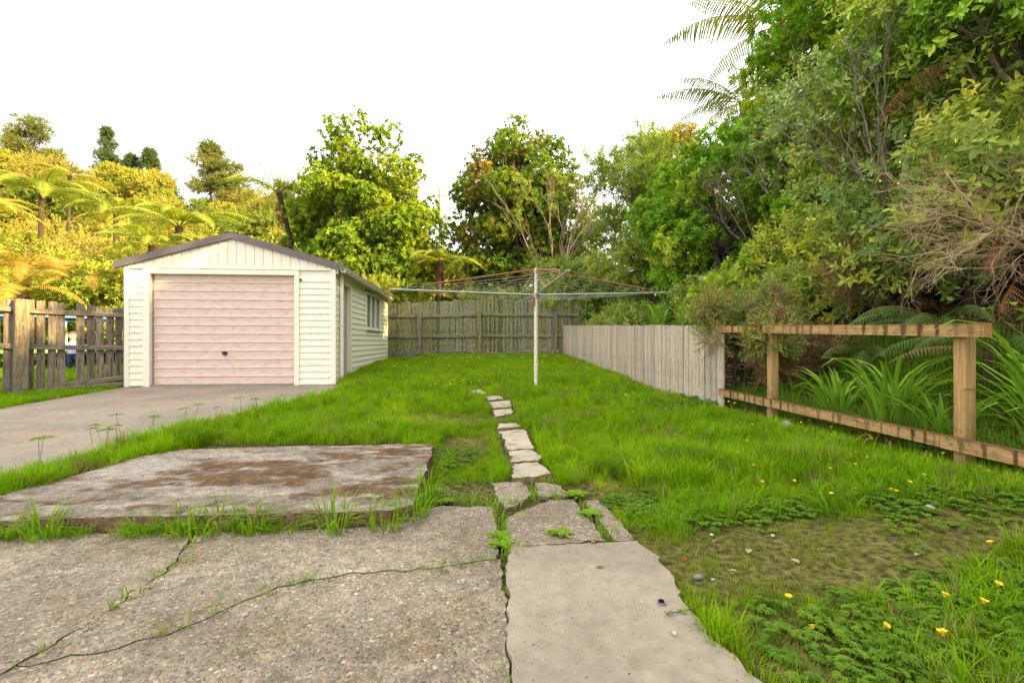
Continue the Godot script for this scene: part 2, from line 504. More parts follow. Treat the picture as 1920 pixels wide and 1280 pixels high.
# broken edge: extra points along each side, pushed in and out
func ragged(a: PackedVector2Array, step: float, amount: float) -> PackedVector2Array:
	var o := PackedVector2Array()
	for k in a.size():
		var p := a[k]; var q := a[(k + 1) % a.size()]
		var m := maxi(1, int(p.distance_to(q) / step))
		for j in m:
			var r := p.lerp(q, float(j) / m)
			o.push_back(r + amount * Vector2(nz.get_noise_2d(r.x * 9.0, r.y * 9.0) + 0.4 * nz.get_noise_2d(r.x * 15.0, r.y * 15.0), nz.get_noise_2d(r.x * 9.0 + 77.0, r.y * 9.0) + 0.4 * nz.get_noise_2d(r.x * 15.0, r.y * 15.0 + 77.0)))
	return o
func sheet(a: PackedVector2Array, cell: float, height: Callable, thick: float, colour: Callable, side_col: Color) -> MB:
	var b := MB.new()
	var lo := a[0]; var hi := a[0]
	for p in a:
		lo = lo.min(p); hi = hi.max(p)
	var nx := int(ceil((hi.x - lo.x) / cell)); var nd := int(ceil((hi.y - lo.y) / cell))
	var idx := PackedInt32Array(); idx.resize((nx + 1) * (nd + 1)); idx.fill(-1)
	var inside := PackedByteArray(); inside.resize((nx + 1) * (nd + 1))
	for j in nd + 1:
		for i in nx + 1:
			var p := lo + Vector2(i, j) * cell
			var k := j * (nx + 1) + i
			if Geometry2D.is_point_in_polygon(p, a):
				inside[k] = 1
				idx[k] = b.vert(Vector3(p.x, height.call(p.x, p.y), -p.y), Vector3.UP, colour.call(p.x, p.y))
	# cells that an edge point falls into, or that lie half out, are cut
	var cut := {}
	for p in a:
		cut[Vector2i((p - lo) / cell)] = true
	for j in nd:
		for i in nx:
			var k := j * (nx + 1) + i
			var m := inside[k] + inside[k + 1] + inside[k + nx + 1] + inside[k + nx + 2]
			var at := Vector2i(i, j)
			if m == 4 and not cut.has(at):
				for q: int in [k, k + 1, k + nx + 2, k, k + nx + 2, k + nx + 1]:
					b.i.push_back(idx[q])
			elif m > 0 or cut.has(at):
				var c := lo + Vector2(i, j) * cell
				for piece: PackedVector2Array in Geometry2D.intersect_polygons(PackedVector2Array([c, c + Vector2(cell, 0), c + Vector2(cell, cell), c + Vector2(0, cell)]), a):
					var t := Geometry2D.triangulate_polygon(piece)
					var first := b.v.size()
					for p in piece:
						b.vert(Vector3(p.x, height.call(p.x, p.y), -p.y), Vector3.UP, colour.call(p.x, p.y))
					for q in t:
						b.i.push_back(first + q)
	# rounded arris and side
	for k in a.size():
		var p := a[k]; var q := a[(k + 1) % a.size()]
		var hp: float = height.call(p.x, p.y); var hq: float = height.call(q.x, q.y)
		b.quad(Vector3(p.x, hp, -p.y), Vector3(p.x, hp - thick, -p.y), Vector3(q.x, hq - thick, -q.y), Vector3(q.x, hq, -q.y), side_col * (0.9 + 0.25 * nz.get_noise_2d(p.x * 12.0, p.y * 12.0)))
	return b
func stain(x: float, d: float, f: float, off: float) -> float:
	return nz.get_noise_2d(x * f + off, d * f - off)
func yard_tone(x: float, d: float) -> Color:
	var t := 1.0 + 0.30 * stain(x, d, 0.9, 7.0) + 0.16 * stain(x, d, 4.0, 3.0)
	var c := Color(0.79, 0.76, 0.715) * t
	return c.lerp(Color(0.62, 0.55, 0.43), 0.55 * ss(0.12, 0.45, stain(x, d, 1.7, 31.0)))
func smooth_tone(x: float, d: float) -> Color:
	var c := Color(0.79, 0.76, 0.715) * (0.97 + 0.22 * stain(x, d, 1.3, 9.0) + 0.09 * stain(x, d, 5.0, 2.0))
	var spots := maxf(ss(0.06, 0.0, Vector2(x - 0.27, d - 1.62).length() + 0.03 * stain(x, d, 12.0, 4.0)), ss(0.055, 0.0, Vector2(x - 0.40, d - 1.52).length() + 0.03 * stain(x, d, 12.0, 8.0)))
	return c.lerp(Color(0.5, 0.45, 0.37), 0.6 * spots)
func pad_tone(x: float, d: float) -> Color:
	var t := 1.0 + 0.22 * stain(x, d, 2.2, 5.0) + 0.2 * stain(x, d, 9.0, 1.0)
	var c := Color(0.72, 0.67, 0.61) * t
	# bare pale skin of cement, top left and along the front
	var white := maxf(blob(x * 1.0, d, -2.75, 3.55, 0.38, 0.34), 0.8 * blob(x, d, -2.35, 3.95, 0.5, 0.10))
	white = maxf(white, 0.7 * ss(0.1, 0.35, stain(x, d * 2.2, 1.6, 71.0)))
	c = c.lerp(Color(1.25, 1.19, 1.11), 0.75 * white)
	# red-brown moss and lichen crust
	var f := stain(x * 0.8, d * 1.9, 2.2, 17.0) + 0.5 * stain(x, d * 1.5, 8.0, 13.0) + 0.3 * stain(x, d, 22.0, 3.0)
	var zone := maxf(blob(x, d, -1.95, 3.45, 0.75, 0.42), maxf(0.8 * blob(x, d, -1.0, 4.0, 0.55, 0.28), 0.75 * blob(x, d, -0.85, 3.15, 0.4, 0.3)))
	var m := ss(-0.08, 0.40, f + zone * 0.8 - 0.14 - white * 0.6)
	return c.lerp(Color(0.44, 0.27, 0.13).lerp(Color(0.25, 0.15, 0.07), ss(-0.2, 0.4, stain(x, d, 6.0, 44.0))), 0.9 * m)
func paving() -> void:
	var yard := Node3D.new()
	yard.name = "pavement"
	yard.set_meta("kind", "structure")
	add_child(yard)
	var rough := [
		[[-3.57, 2.56], [-2.54, 2.57], [-1.71, 2.57], [-1.60, 2.30], [-1.545, 2.12], [-1.565, 1.99], [-1.53, 1.854], [-1.564, 1.656], [-1.583, 1.484], [-1.66, 1.19], [-1.7, 0.7], [-3.6, 0.7]],
		[[-1.68, 2.57], [-1.2, 2.60], [-0.72, 2.65], [-0.60, 2.90], [-0.43, 2.99], [-0.115, 2.97], [-0.085, 2.576], [-0.07, 2.26], [-0.431, 2.165], [-0.75, 2.115], [-0.975, 2.0], [-1.111, 1.825], [-1.191, 1.705], [-1.35, 1.60], [-1.56, 1.52], [-1.555, 1.656], [-1.521, 1.854], [-1.556, 1.99], [-1.535, 2.12], [-1.59, 2.30]],
		[[-0.749, 2.110], [-0.431, 2.160], [-0.055, 2.255], [-0.018, 1.818], [-0.009, 1.45], [-0.003, 0.7], [-1.69, 0.7], [-1.652, 1.19], [-1.575, 1.484], [-1.558, 1.517], [-1.349, 1.596], [-1.188, 1.701], [-1.108, 1.821], [-0.973, 1.996]],
		[[-0.031, 2.81], [0.133, 2.99], [0.242, 3.108], [0.40, 3.13], [0.435, 2.854], [0.47, 2.60], [0.485, 2.475], [0.27, 2.44], [-0.013, 2.40], [-0.035, 2.506]],
		[[0.462, 3.108], [0.553, 3.108], [0.603, 2.854], [0.634, 2.49], [0.535, 2.47], [0.52, 2.612], [0.49, 2.88]],
		[[-0.147, 3.472], [0.058, 3.496], [0.115, 3.39], [0.128, 3.20], [0.017, 3.0], [-0.033, 2.945], [-0.086, 3.088]],
		[[0.166, 3.472], [0.341, 3.414], [0.383, 3.20], [0.21, 3.165], [0.165, 3.20]],
	]
	for k in rough.size():
		var a := ragged(poly(rough[k]), 0.03, 0.02)
		paved.append(a)
		var tip := 0.002 * sin(k * 2.4)
		var h := func(x: float, d: float) -> float: return gy(x, d) + 0.024 + tip + 0.006 * stain(x, d, 2.0, 3.0)
		part("concrete_piece", sheet(a, 0.035, h, 0.09, yard_tone, Color(0.6, 0.52, 0.42)).mesh(), M.rough, yard)
	var a4 := ragged(poly([[-0.008, 2.375], [0.32, 2.41], [0.637, 2.445], [0.679, 2.262], [0.692, 2.062], [0.672, 1.854], [0.682, 1.672], [0.741, 1.45], [0.793, 1.19], [0.86, 0.7], [0.004, 0.7], [-0.002, 1.45], [-0.011, 1.818], [-0.026, 2.22]]), 0.03, 0.02)
	paved.append(a4)
	part("concrete_piece", sheet(a4, 0.03, func(x: float, d: float) -> float: return gy(x, d) + 0.036 + 0.003 * stain(x, d, 2.0, 1.0), 0.09, smooth_tone, Color(0.75, 0.7, 0.62)).mesh(), M.smooth, yard)
	# stepping path
	var path := Node3D.new()
	path.name = "path"
	path.set_meta("kind", "structure")
	add_child(path)
	var stones := [[[0.009, 3.88], [0.22, 3.93], [0.291, 3.634], [0.156, 3.53], [0.008, 3.54]], [[-0.024, 4.244], [0.19, 4.278], [0.255, 4.06], [0.222, 3.98], [0.0, 3.93]], [[-0.122, 4.994], [0.141, 5.09], [0.188, 4.456], [0.192, 4.34], [-0.048, 4.30], [-0.072, 4.608]], [[-0.154, 5.33], [0.048, 5.40], [0.087, 5.212], [-0.143, 5.12]], [[-0.239, 6.138], [-0.014, 6.26], [0.013, 5.934], [-0.19, 5.72]], [[-0.315, 6.756], [-0.038, 6.86], [0.0, 6.42], [-0.25, 6.26]], [[-0.414, 7.162], [-0.203, 7.308], [-0.116, 7.0], [-0.334, 6.86]], [[-0.692, 7.786], [-0.531, 7.96], [-0.401, 7.514], [-0.58, 7.46]]]
	for k in stones.size():
		var a := ragged(poly(stones[k]), 0.03, 0.03)
		paved.append(Geometry2D.offset_polygon(a, 0.05)[0])
		var tone := func(x: float, d: float) -> Color:
			return (Color(1.22, 1.16, 1.06) * (1.0 + 0.2 * stain(x, d, 3.0, 2.0))).lerp(Color(0.5, 0.40, 0.28), 0.75 * ss(0.14, 0.4, stain(x, d, 5.0, 60.0)))
		part("paver", sheet(a, 0.04, func(x: float, d: float) -> float: return gy(x, d) + 0.042 + 0.008 * stain(x, d, 1.5, k * 9.0), 0.08, tone, Color(0.55, 0.48, 0.4)).mesh(), M.smooth, path)
	# raised pad
	var pad := ragged(poly([[-3.22, 2.50], [-3.13, 3.1], [-3.06, 3.60], [-2.99, 3.98], [-2.85, 4.16], [-1.892, 4.28], [-0.76, 4.36], [-0.70, 4.28], [-0.665, 3.9], [-0.60, 3.122], [-0.585, 2.80], [-0.70, 2.70], [-1.2, 2.655], [-1.8, 2.63], [-2.6, 2.56]]), 0.045, 0.022)
	paved.append(pad)
	var ph := func(x: float, d: float) -> float: return 0.098 + 0.012 * (d - 2.6) + 0.008 * stain(x, d, 1.6, 2.0) + 0.004 * stain(x, d, 9.0, 5.0)
	var pm := sheet(pad, 0.02, ph, 0.17, pad_tone, Color(0.66, 0.50, 0.33))
	solo("concrete_slab", pm.mesh(), M.pad, "raised rough concrete slab with red-brown moss and pale patches", "slab")
	# driveway
	var dv := poly([[-3.9, 1.0], [-3.75, 2.4], [-3.68, 3.4], [-3.62, 4.4], [-3.52, 5.05], [-3.40, 5.83], [-3.24, 6.65], [-3.08, 7.64], [-2.98, 8.4], [-3.20, 9.0], [-3.36, 9.16], [-7.12, 8.80], [-6.95, 7.55], [-6.90, 6.79], [-6.75, 6.0], [-6.5, 4.5], [-6.5, 1.0]])
	paved.append(dv)
	var dt := func(x: float, d: float) -> Color:
		var c := Color(0.66, 0.635, 0.62) * (1.0 + 0.2 * stain(x, d * 0.6, 1.1, 3.0) + 0.12 * stain(x, d, 5.0, 8.0))
		return c.lerp(Color(1.0, 0.75, 0.62), 0.35 * ss(0.2, 0.5, stain(x * 0.5, d * 1.6, 1.0, 15.0)))
	struct("driveway", sheet(ragged(dv, 0.08, 0.016), 0.06, func(x: float, d: float) -> float: return gy(x, d) + 0.03, 0.10, dt, Color(0.6, 0.55, 0.5)).mesh(), M.smooth)

# ---------------------------------------------------------------- garage
func rect(x0: float, z0: float, x1: float, z1: float) -> PackedVector2Array:
	return PackedVector2Array([Vector2(x0, z0), Vector2(x0, z1), Vector2(x1, z1), Vector2(x1, z0)])
func block(x0: float, y0: float, z0: float, x1: float, y1: float, z1: float) -> ArrayMesh:
	var b := MB.new()
	b.prism(rect(x0, z0, x1, z1), y0, y1, Color.WHITE)
	return b.mesh()
# outline in (a, b) swept along local x from x0 to x1; a is z, b is y
func sweep_x(outline: Array, x0: float, x1: float, col := Color.WHITE) -> ArrayMesh:
	var b := MB.new()
	var o := PackedVector2Array()
	for p in outline:
		o.push_back(Vector2(p[1], p[0]))
	b.prism(o, x0, x1, col, Transform3D(Basis(Vector3(0, 1, 0), Vector3(1, 0, 0), Vector3(0, 0, 1)), Vector3.ZERO))
	return b.mesh()
# local frame: x to the right along the front, y up from the floor, z towards the street; front wall at z = 0, the building runs to z = -L
func garage() -> void:
	var W := 3.76; var L := 5.9; var EH := 2.22
	var floor_y := 0.21
	var turn := -atan(0.094)
	var g := thing("garage", "cream weatherboard garage with pink roller door and low gabled roof", "garage", Vector3(-7.10, floor_y, -8.80), 0.0)
	g.basis = Basis(Vector3(1, 0, -0.094).normalized(), Vector3.UP, Vector3(0.094, 0, 1).normalized())
	var pitch := 0.285
	var c := 0.1215
	# weatherboard profile: lower edge stands proud
	var board := func(x0: float, x1: float, y: float) -> ArrayMesh:
		return sweep_x([[0.0, y + 0.004], [0.020, y + 0.004], [0.020, y + 0.016], [0.004, y + c + 0.003], [0.0, y + c + 0.003]], x0, x1)
	part("wall", block(0.02, 0.05, -L + 0.02, 0.05, EH, -0.03), M.trim, g)
	part("wall", block(0.05, 0.05, -L + 0.02, W - 0.05, EH, -L + 0.05), M.trim, g)
	part("foundation", block(0.01, -0.25, -L + 0.01, W - 0.01, 0.045, -0.012), M.footing, g)
	# front: column of boards on the left, door, wide column on the right
	var dx0 := 0.44; var dx1 := 3.00; var dh := 2.08
	for k in 17:
		part("weatherboard", board.call(0.085, dx0 - 0.115, 0.02 + k * c), M.cream, g)
		part("weatherboard", board.call(dx1 + 0.09, W - 0.085, 0.02 + k * c), M.cream, g)
	part("wall", block(0.05, 0.02, -0.05, dx0 - 0.03, EH, -0.002), M.trim, g)
	part("wall", block(dx1 + 0.03, 0.02, -0.05, W - 0.05, EH, -0.002), M.trim, g)
	for x in [[0.0, 0.085], [W - 0.085, W]]:
		part("corner_board", block(x[0], 0.0, -0.07, x[1], EH - 0.005, 0.028), M.trim, g)
	part("door_jamb", block(dx0 - 0.115, 0.0, -0.12, dx0 - 0.002, dh + 0.10, 0.034), M.trim, g)
	part("door_jamb", block(dx1 + 0.002, 0.0, -0.12, dx1 + 0.09, dh + 0.10, 0.034), M.trim, g)
	part("door_head", block(dx0 - 0.002, dh + 0.01, -0.12, dx1 + 0.002, dh + 0.10, 0.031), M.trim, g)
	var head := part("head_flashing", block(0.085, EH - 0.034, 0.0, W - 0.085, EH + 0.006, 0.036), M.trim, g)
	# the door: pressed panels with a rib at the foot of each
	var door := Node3D.new()
	door.name = "garage_door"
	g.add_child(door)
	var n := 13; var ph := dh / n
	for k in n:
		var y := 0.006 + k * ph
		var z := -0.075
		var o := [[z, y + 0.001], [z + 0.010, y + 0.010], [z + 0.012, y + 0.030], [z + 0.002, y + 0.042], [z, y + ph * 0.6], [z + 0.003, y + ph - 0.012], [z + 0.0, y + ph - 0.001], [z - 0.02, y + ph - 0.001], [z - 0.02, y + 0.001]]
		part("panel", sweep_x(o, dx0 + 0.014, dx1 - 0.014), M.pink, door)
	var hb := MB.new()
	hb.box(Transform3D(Basis(), Vector3(1.71, 0.62, -0.06)), Vector3(0.09, 0.05, 0.02), Color.WHITE, 0.006)
	hb.rod(Vector3(1.71, 0.62, -0.07), Vector3(1.71, 0.62, -0.005), 0.014, 8)
	hb.rod(Vector3(1.69, 0.65, -0.008), Vector3(1.745, 0.575, -0.004), 0.012, 8)
	part("handle", hb.mesh(), M.dark, door)
	for x in [dx0 + 0.006, dx1 - 0.006]:
		part("door_track", block(x - 0.008, 0.0, -0.11, x + 0.008, dh, -0.045), M.iron, door)
	# gable sheets
	var gw := 0.1622
	for k in 23:
		var x0 := 0.012 + k * gw
		var x1: float = minf(x0 + gw, W - 0.012)
		var f := func(x: float) -> float: return EH + 0.03 + (minf(x, W - x)) * pitch
		var b := MB.new()
		var top0: float = f.call(x0); var top1: float = f.call(x1)
		var steps := [[x0, -0.004], [x0 + 0.010, 0.012], [x1 - 0.016, 0.012], [x1 - 0.006, -0.004]]
		for s in 3:
			var p: Array = steps[s]; var q: Array = steps[s + 1]
			b.quad(Vector3(p[0], EH + 0.006, p[1]), Vector3(p[0], f.call(p[0]), p[1]), Vector3(q[0], f.call(q[0]), q[1]), Vector3(q[0], EH + 0.006, q[1]), Color.WHITE)
		b.quad(Vector3(x1 - 0.006, EH + 0.006, -0.004), Vector3(x1 - 0.006, top1, -0.004), Vector3(x1, top1, -0.004), Vector3(x1, EH + 0.006, -0.004), Color.WHITE)
		if x0 < W / 2 and x1 > W / 2:
			b.tri(Vector3(x0, top0, 0.011), Vector3(W / 2, EH + 0.03 + W / 2 * pitch, 0.011), Vector3(x1, top1, 0.011), Color.WHITE)
		b.quad(Vector3(x0, EH + 0.006, -0.03), Vector3(x0, top0, -0.03), Vector3(x1, top1, -0.03), Vector3(x1, EH + 0.006, -0.03), Color.WHITE)
		part("gable_board", b.mesh(), M.cream, g)
	# roof: two sheets with ribs, barge flashings, ridge cap
	var over := 0.16
	for s in [-1.0, 1.0]:
		var roof := Node3D.new()
		roof.name = "roof"
		g.add_child(roof, true)
		var eave_x: float = W / 2 + s * (W / 2 + over)
		var ey: float = EH + 0.075 - over * pitch
		var ry: float = EH + 0.075 + W / 2 * pitch
		var z := 0.05
		var k := 0
		while z > -L - 0.08:
			var z1 := maxf(z - 0.19, -L - 0.08)
			var b := MB.new()
			var prof := [[z, 0.0], [z - 0.02, 0.028], [z - 0.045, 0.028], [z - 0.065, 0.0], [z1, 0.0]]
			for q in 4:
				var p0: Array = prof[q]; var p1: Array = prof[q + 1]
				b.quad(Vector3(eave_x, ey + p0[1], p0[0]), Vector3(W / 2, ry + p0[1], p0[0]), Vector3(W / 2, ry + p1[1], p1[0]), Vector3(eave_x, ey + p1[1], p1[0]), Color.WHITE)
			part("roof_sheet", b.mesh(), M.barge, roof)
			z = z1
			k += 1
		for zz in [[0.012, 0.066], [-L - 0.09, -L - 0.03]]:
			var b := MB.new()
			var lo := [Vector3(eave_x, ey - 0.075, zz[0]), Vector3(W / 2, ry - 0.075, zz[0]), Vector3(W / 2, ry + 0.05, zz[0]), Vector3(eave_x, ey + 0.05, zz[0])]
			var hi := [Vector3(eave_x, ey - 0.075, zz[1]), Vector3(W / 2, ry - 0.075, zz[1]), Vector3(W / 2, ry + 0.05, zz[1]), Vector3(eave_x, ey + 0.05, zz[1])]
			b.quad(lo[0], lo[1], lo[2], lo[3], Color.WHITE)
			b.quad(hi[0], hi[1], hi[2], hi[3], Color.WHITE)
			for q in 4:
				b.quad(lo[q], hi[q], hi[(q + 1) % 4], lo[(q + 1) % 4], Color.WHITE)
			part("barge_board", b.mesh(), M.barge, roof)
		# lining under the sheets closes the roof
		var u := MB.new()
		u.quad(Vector3(eave_x, ey - 0.02, 0.0), Vector3(W / 2, ry - 0.02, 0.0), Vector3(W / 2, ry - 0.02, -L), Vector3(eave_x, ey - 0.02, -L), Color.WHITE)
		part("lining", u.mesh(), M.iron, roof)
	var rc := MB.new()
	for s in [-1.0, 1.0]:
		rc.quad(Vector3(W / 2, EH + 0.075 + W / 2 * pitch + 0.062, 0.08), Vector3(W / 2 + s * 0.13, EH + 0.075 + W / 2 * pitch + 0.024, 0.08), Vector3(W / 2 + s * 0.13, EH + 0.075 + W / 2 * pitch + 0.024, -L - 0.1), Vector3(W / 2, EH + 0.075 + W / 2 * pitch + 0.062, -L - 0.1), Color.WHITE)
	rc.tri(Vector3(W / 2 - 0.06, EH + 0.12 + W / 2 * pitch, 0.082), Vector3(W / 2, EH + 0.075 + W / 2 * pitch + 0.066, 0.082), Vector3(W / 2 + 0.06, EH + 0.12 + W / 2 * pitch, 0.082), Color.WHITE)
	part("ridge_cap", rc.mesh(), M.galv, g)
	# right side wall: local x = W, facing +x
	var face := Transform3D(Basis(Vector3(0, 0, -1), Vector3.UP, Vector3(1, 0, 0)), Vector3(W - 0.01, 0, 0))   # along the wall, up, outwards
	var door0 := 0.36; var door1 := 1.08; var win0 := 2.78; var win1 := 4.60; var wy0 := 1.20; var wy1 := 2.04
	part("wall", block(0.0, 0.04, -0.06, door0 - 0.04, EH, -0.012), M.trim, g, face)
	part("wall", block(door1 + 0.06, 0.04, -0.06, win0, EH, -0.012), M.trim, g, face)
	part("wall", block(win0, 0.04, -0.06, win1, wy0, -0.012), M.trim, g, face)
	part("wall", block(win1, 0.04, -0.06, L, EH, -0.012), M.trim, g, face)
	for k in 17:
		var y := 0.02 + k * c
		part("weatherboard", board.call(0.03, 0.20, y), M.cream, g, face)
		if y + c < wy0 - 0.02:
			part("weatherboard", board.call(door1 + 0.11, L - 0.02, y), M.cream, g, face)
		else:
			part("weatherboard", board.call(door1 + 0.11, win0 - 0.05, y), M.cream, g, face)
			part("weatherboard", board.call(win1 + 0.05, L - 0.02, y), M.cream, g, face)
	part("corner_board", block(L - 0.06, 0.0, -0.01, L + 0.005, EH, 0.03), M.trim, g, face)
	part("fascia", block(-0.01, EH - 0.09, 0.022, L, EH - 0.01, 0.05), M.trim, g, face)
	part("soffit", block(-0.01, EH - 0.008, 0.0, L, EH + 0.004, over - 0.02), M.trim, g, face)
	# side door, set back in its frame
	part("door_jamb", block(door1, 0.0, -0.10, door1 + 0.11, EH - 0.09, 0.034), M.trim, g, face)
	part("door_jamb", block(door0 - 0.06, 0.0, -0.10, door0, EH - 0.09, 0.034), M.trim, g, face)
	part("door_head", block(door0, 1.99, -0.10, door1, EH - 0.09, 0.030), M.trim, g, face)
	var sd := part("side_door", block(door0, 0.01, -0.09, door1, 1.99, -0.055), M.side_door, g, face)
	var sh := MB.new()
	sh.rod(Vector3(0.47, 1.0, -0.055), Vector3(0.47, 1.0, -0.01), 0.012, 8)
	sh.tube(PackedVector3Array([Vector3(0.47, 1.22, -0.03), Vector3(0.475, 1.12, -0.006), Vector3(0.47, 1.0, -0.004), Vector3(0.462, 0.86, -0.03)]), PackedFloat32Array([0.008, 0.011, 0.011, 0.008]), 8, Color.WHITE)
	part("handle", sh.mesh(), M.iron, sd)
	# window of three lights
	var win := Node3D.new()
	win.name = "window"
	g.add_child(win)
	win.transform = face
	for q in [[win0 - 0.05, wy0 - 0.05, win1 + 0.05, wy0], [win0 - 0.05, wy1, win1 + 0.05, wy1 + 0.05]]:
		part("frame", block(q[0], q[1], -0.05, q[2], q[3], 0.032), M.trim, win)
	for x in [win0 - 0.05, win1]:
		part("frame", block(x, wy0, -0.05, x + 0.05, wy1, 0.032), M.trim, win)
	var pw := (win1 - win0) / 3.0
	for k in 3:
		if k: part("mullion", block(win0 + k * pw - 0.03, wy0, -0.045, win0 + k * pw + 0.03, wy1, 0.026), M.trim, win)
		part("pane", block(win0 + k * pw + (0.03 if k else 0.0), wy0, -0.022, win0 + (k + 1) * pw - (0.03 if k < 2 else 0.0), wy1, -0.018), M.glass, win)
	part("sill", block(win0 - 0.07, wy0 - 0.075, -0.01, win1 + 0.07, wy0 - 0.05, 0.06), M.trim, win)
	# gutter with rust, and the downpipe boxed at the front corner
	for s in [1.0]:
		var gx: float = W + over - 0.015
		var gyy: float = EH + 0.06 - over * pitch
		var b := MB.new()
		var prof := [[0.0, 0.0], [0.0, -0.085], [0.09, -0.085], [0.105, -0.01], [0.098, -0.004], [0.086, -0.072], [0.012, -0.072], [0.012, 0.0]]
		for q in prof.size():
			var p0: Array = prof[q]; var p1: Array = prof[(q + 1) % prof.size()]
			b.quad(Vector3(gx + p0[0] - 0.05, gyy + p0[1], 0.05), Vector3(gx + p1[0] - 0.05, gyy + p1[1], 0.05), Vector3(gx + p1[0] - 0.05, gyy + p1[1] - 0.02, -L - 0.12), Vector3(gx + p0[0] - 0.05, gyy + p0[1] - 0.02, -L - 0.12), Color.WHITE)
		b.quad(Vector3(gx - 0.05, gyy, 0.05), Vector3(gx - 0.05, gyy - 0.085, 0.05), Vector3(gx + 0.04, gyy - 0.085, 0.05), Vector3(gx + 0.055, gyy - 0.01, 0.05), Color.WHITE)
		part("gutter", b.mesh(), M.gutter, g)
	part("downpipe", block(0.215, 0.05, 0.026, 0.285, EH - 0.09, 0.085), M.trim, g, face)
	part("bracket", block(0.20, 1.15, 0.024, 0.30, 1.175, 0.09), M.trim, g, face)
	# small latch by the door head
	part("latch", block(dx1 + 0.10, 1.985, 0.02, dx1 + 0.135, 2.02, 0.05), M.dark, g)
	# peeled flecks on the right column
	rng.seed = 77
	var fl := MB.new()
	for k in 46:
		var x := rng.randf_range(dx1 + 0.12, W - 0.1)
		if rng.randf() < 0.3: x = rng.randf_range(0.1, dx0 - 0.13)
		var row := rng.randi() % 17
		if rng.randf() < 0.5: row = rng.randi() % 9
		var y := 0.02 + row * c + rng.randf_range(0.005, 0.03)
		var w := rng.randf_range(0.008, 0.028)
		fl.box(Transform3D(Basis(), Vector3(x, y, 0.0205)), Vector3(w, rng.randf_range(0.005, 0.014), 0.003), Color(0.25, 0.22, 0.17) * rng.randf_range(0.7, 1.5))
	var fo := part("flaked_paint", fl.mesh(), M.tint, g)
	fo.set_meta("kind", "stuff")

# ---------------------------------------------------------------- fences
func paling(w: float, h: float, dp: float, sx: float, taper: float) -> ArrayMesh:
	var b := MB.new()
	var a := w / 2; var e := 0.003
	b.prism(PackedVector2Array([Vector2(-a, -dp / 2), Vector2(-a, dp / 2 - e), Vector2(-a + e, dp / 2), Vector2(a - e, dp / 2), Vector2(a, dp / 2 - e), Vector2(a, -dp / 2)]), 0.0, h, Color.WHITE, Transform3D(Basis(Vector3(1, 0, 0), Vector3(taper, 1, 0), Vector3(0, 0, 1)), Vector3.ZERO), sx)
	return b.mesh()
# a timber between two points, its length along local y; growth bands show as darker stripes when asked for
func beam(a: Vector3, b: Vector3, w: float, h: float, stripes: float, seed_: int) -> Array:
	var len_ := a.distance_to(b)
	var y := (b - a).normalized()
	var x := Vector3.UP.cross(y).normalized()
	var z := x.cross(y).normalized()
	var t := Transform3D(Basis(x, y, z), a)
	var m := MB.new()
	rng.seed = seed_
	var e := 0.004
	var o := PackedVector2Array([Vector2(-w / 2, -h / 2 + e), Vector2(-w / 2, h / 2 - e), Vector2(-w / 2 + e, h / 2), Vector2(w / 2 - e, h / 2), Vector2(w / 2, h / 2 - e), Vector2(w / 2, -h / 2 + e), Vector2(w / 2 - e, -h / 2), Vector2(-w / 2 + e, -h / 2)])
	if stripes <= 0.0:
		m.prism(o, 0.0, len_, Color(1, 1, 1))
		return [m.mesh(), t]
	# fine strips along the length, each with its own tone: mould stripes where water runs down
	var marks := []
	var s := rng.randf_range(0.0, stripes)
	while s < len_:
		marks.append([s, rng.randf_range(0.008, 0.036), rng.randf_range(0.4, 0.98)])
		s += stripes * rng.randf_range(0.5, 1.5)
	var k := 0.0
	var cols := []
	var step := 0.012
	var cnt := int(len_ / step) + 1
	var fy := [h / 2, h / 4, 0.0, -h / 4, -h / 2]
	for j in cnt + 1:
		var yy := minf(j * step, len_)
		var row := []
		for q in 5:
			var dark := 0.0
			for mk in marks:
				var widen: float = mk[1] * (1.25 - 0.13 * q) * (1.0 + 0.5 * nz.get_noise_2d(yy * 30.0 + seed_, q * 3.0))
				dark = maxf(dark, mk[2] * (1.0 - ss(widen * 0.55, widen, absf(yy - mk[0]))))
			if q == 0: dark = maxf(dark, 0.55 + 0.4 * nz.get_noise_2d(yy * 14.0, seed_ * 1.0))
			dark = maxf(dark, 0.35 * ss(0.1, 0.5, nz.get_noise_2d(yy * 9.0, q * 1.5 + seed_)))
			row.append(Color(1, 0.97, 0.93).lerp(Color(0.11, 0.09, 0.075), clampf(dark, 0.0, 0.95)))
		cols.append(row)
	for side in [-1.0, 1.0]:
		var first := m.v.size()
		for j in cnt + 1:
			for q in 5:
				m.vert(Vector3(side * w / 2, minf(j * step, len_), fy[q] * -1.0), Vector3(side, 0, 0), cols[j][q])
		for j in cnt:
			for q in 4:
				var i0 := first + j * 5 + q
				for r: int in [i0, i0 + 1, i0 + 6, i0, i0 + 6, i0 + 5]:
					m.i.push_back(r)
	for cap in [-1.0, 1.0]:
		m.quad(Vector3(-w / 2, 0, cap * h / 2), Vector3(w / 2, 0, cap * h / 2), Vector3(w / 2, len_, cap * h / 2), Vector3(-w / 2, len_, cap * h / 2), Color(0.42, 0.38, 0.33))
	for e2 in [0.0, len_]:
		m.quad(Vector3(-w / 2, e2, -h / 2), Vector3(w / 2, e2, -h / 2), Vector3(w / 2, e2, h / 2), Vector3(-w / 2, e2, h / 2), Color(0.95, 0.8, 0.55))
	return [m.mesh(), t]
func add_beam(called: String, parent: Node3D, a: Vector3, b: Vector3, w: float, h: float, m: Material, stripes := 0.0, seed_ := 1) -> MeshInstance3D:
	var r := beam(a - parent.position, b - parent.position, w, h, stripes, seed_)
	return part(called, r[0], m, parent, r[1])
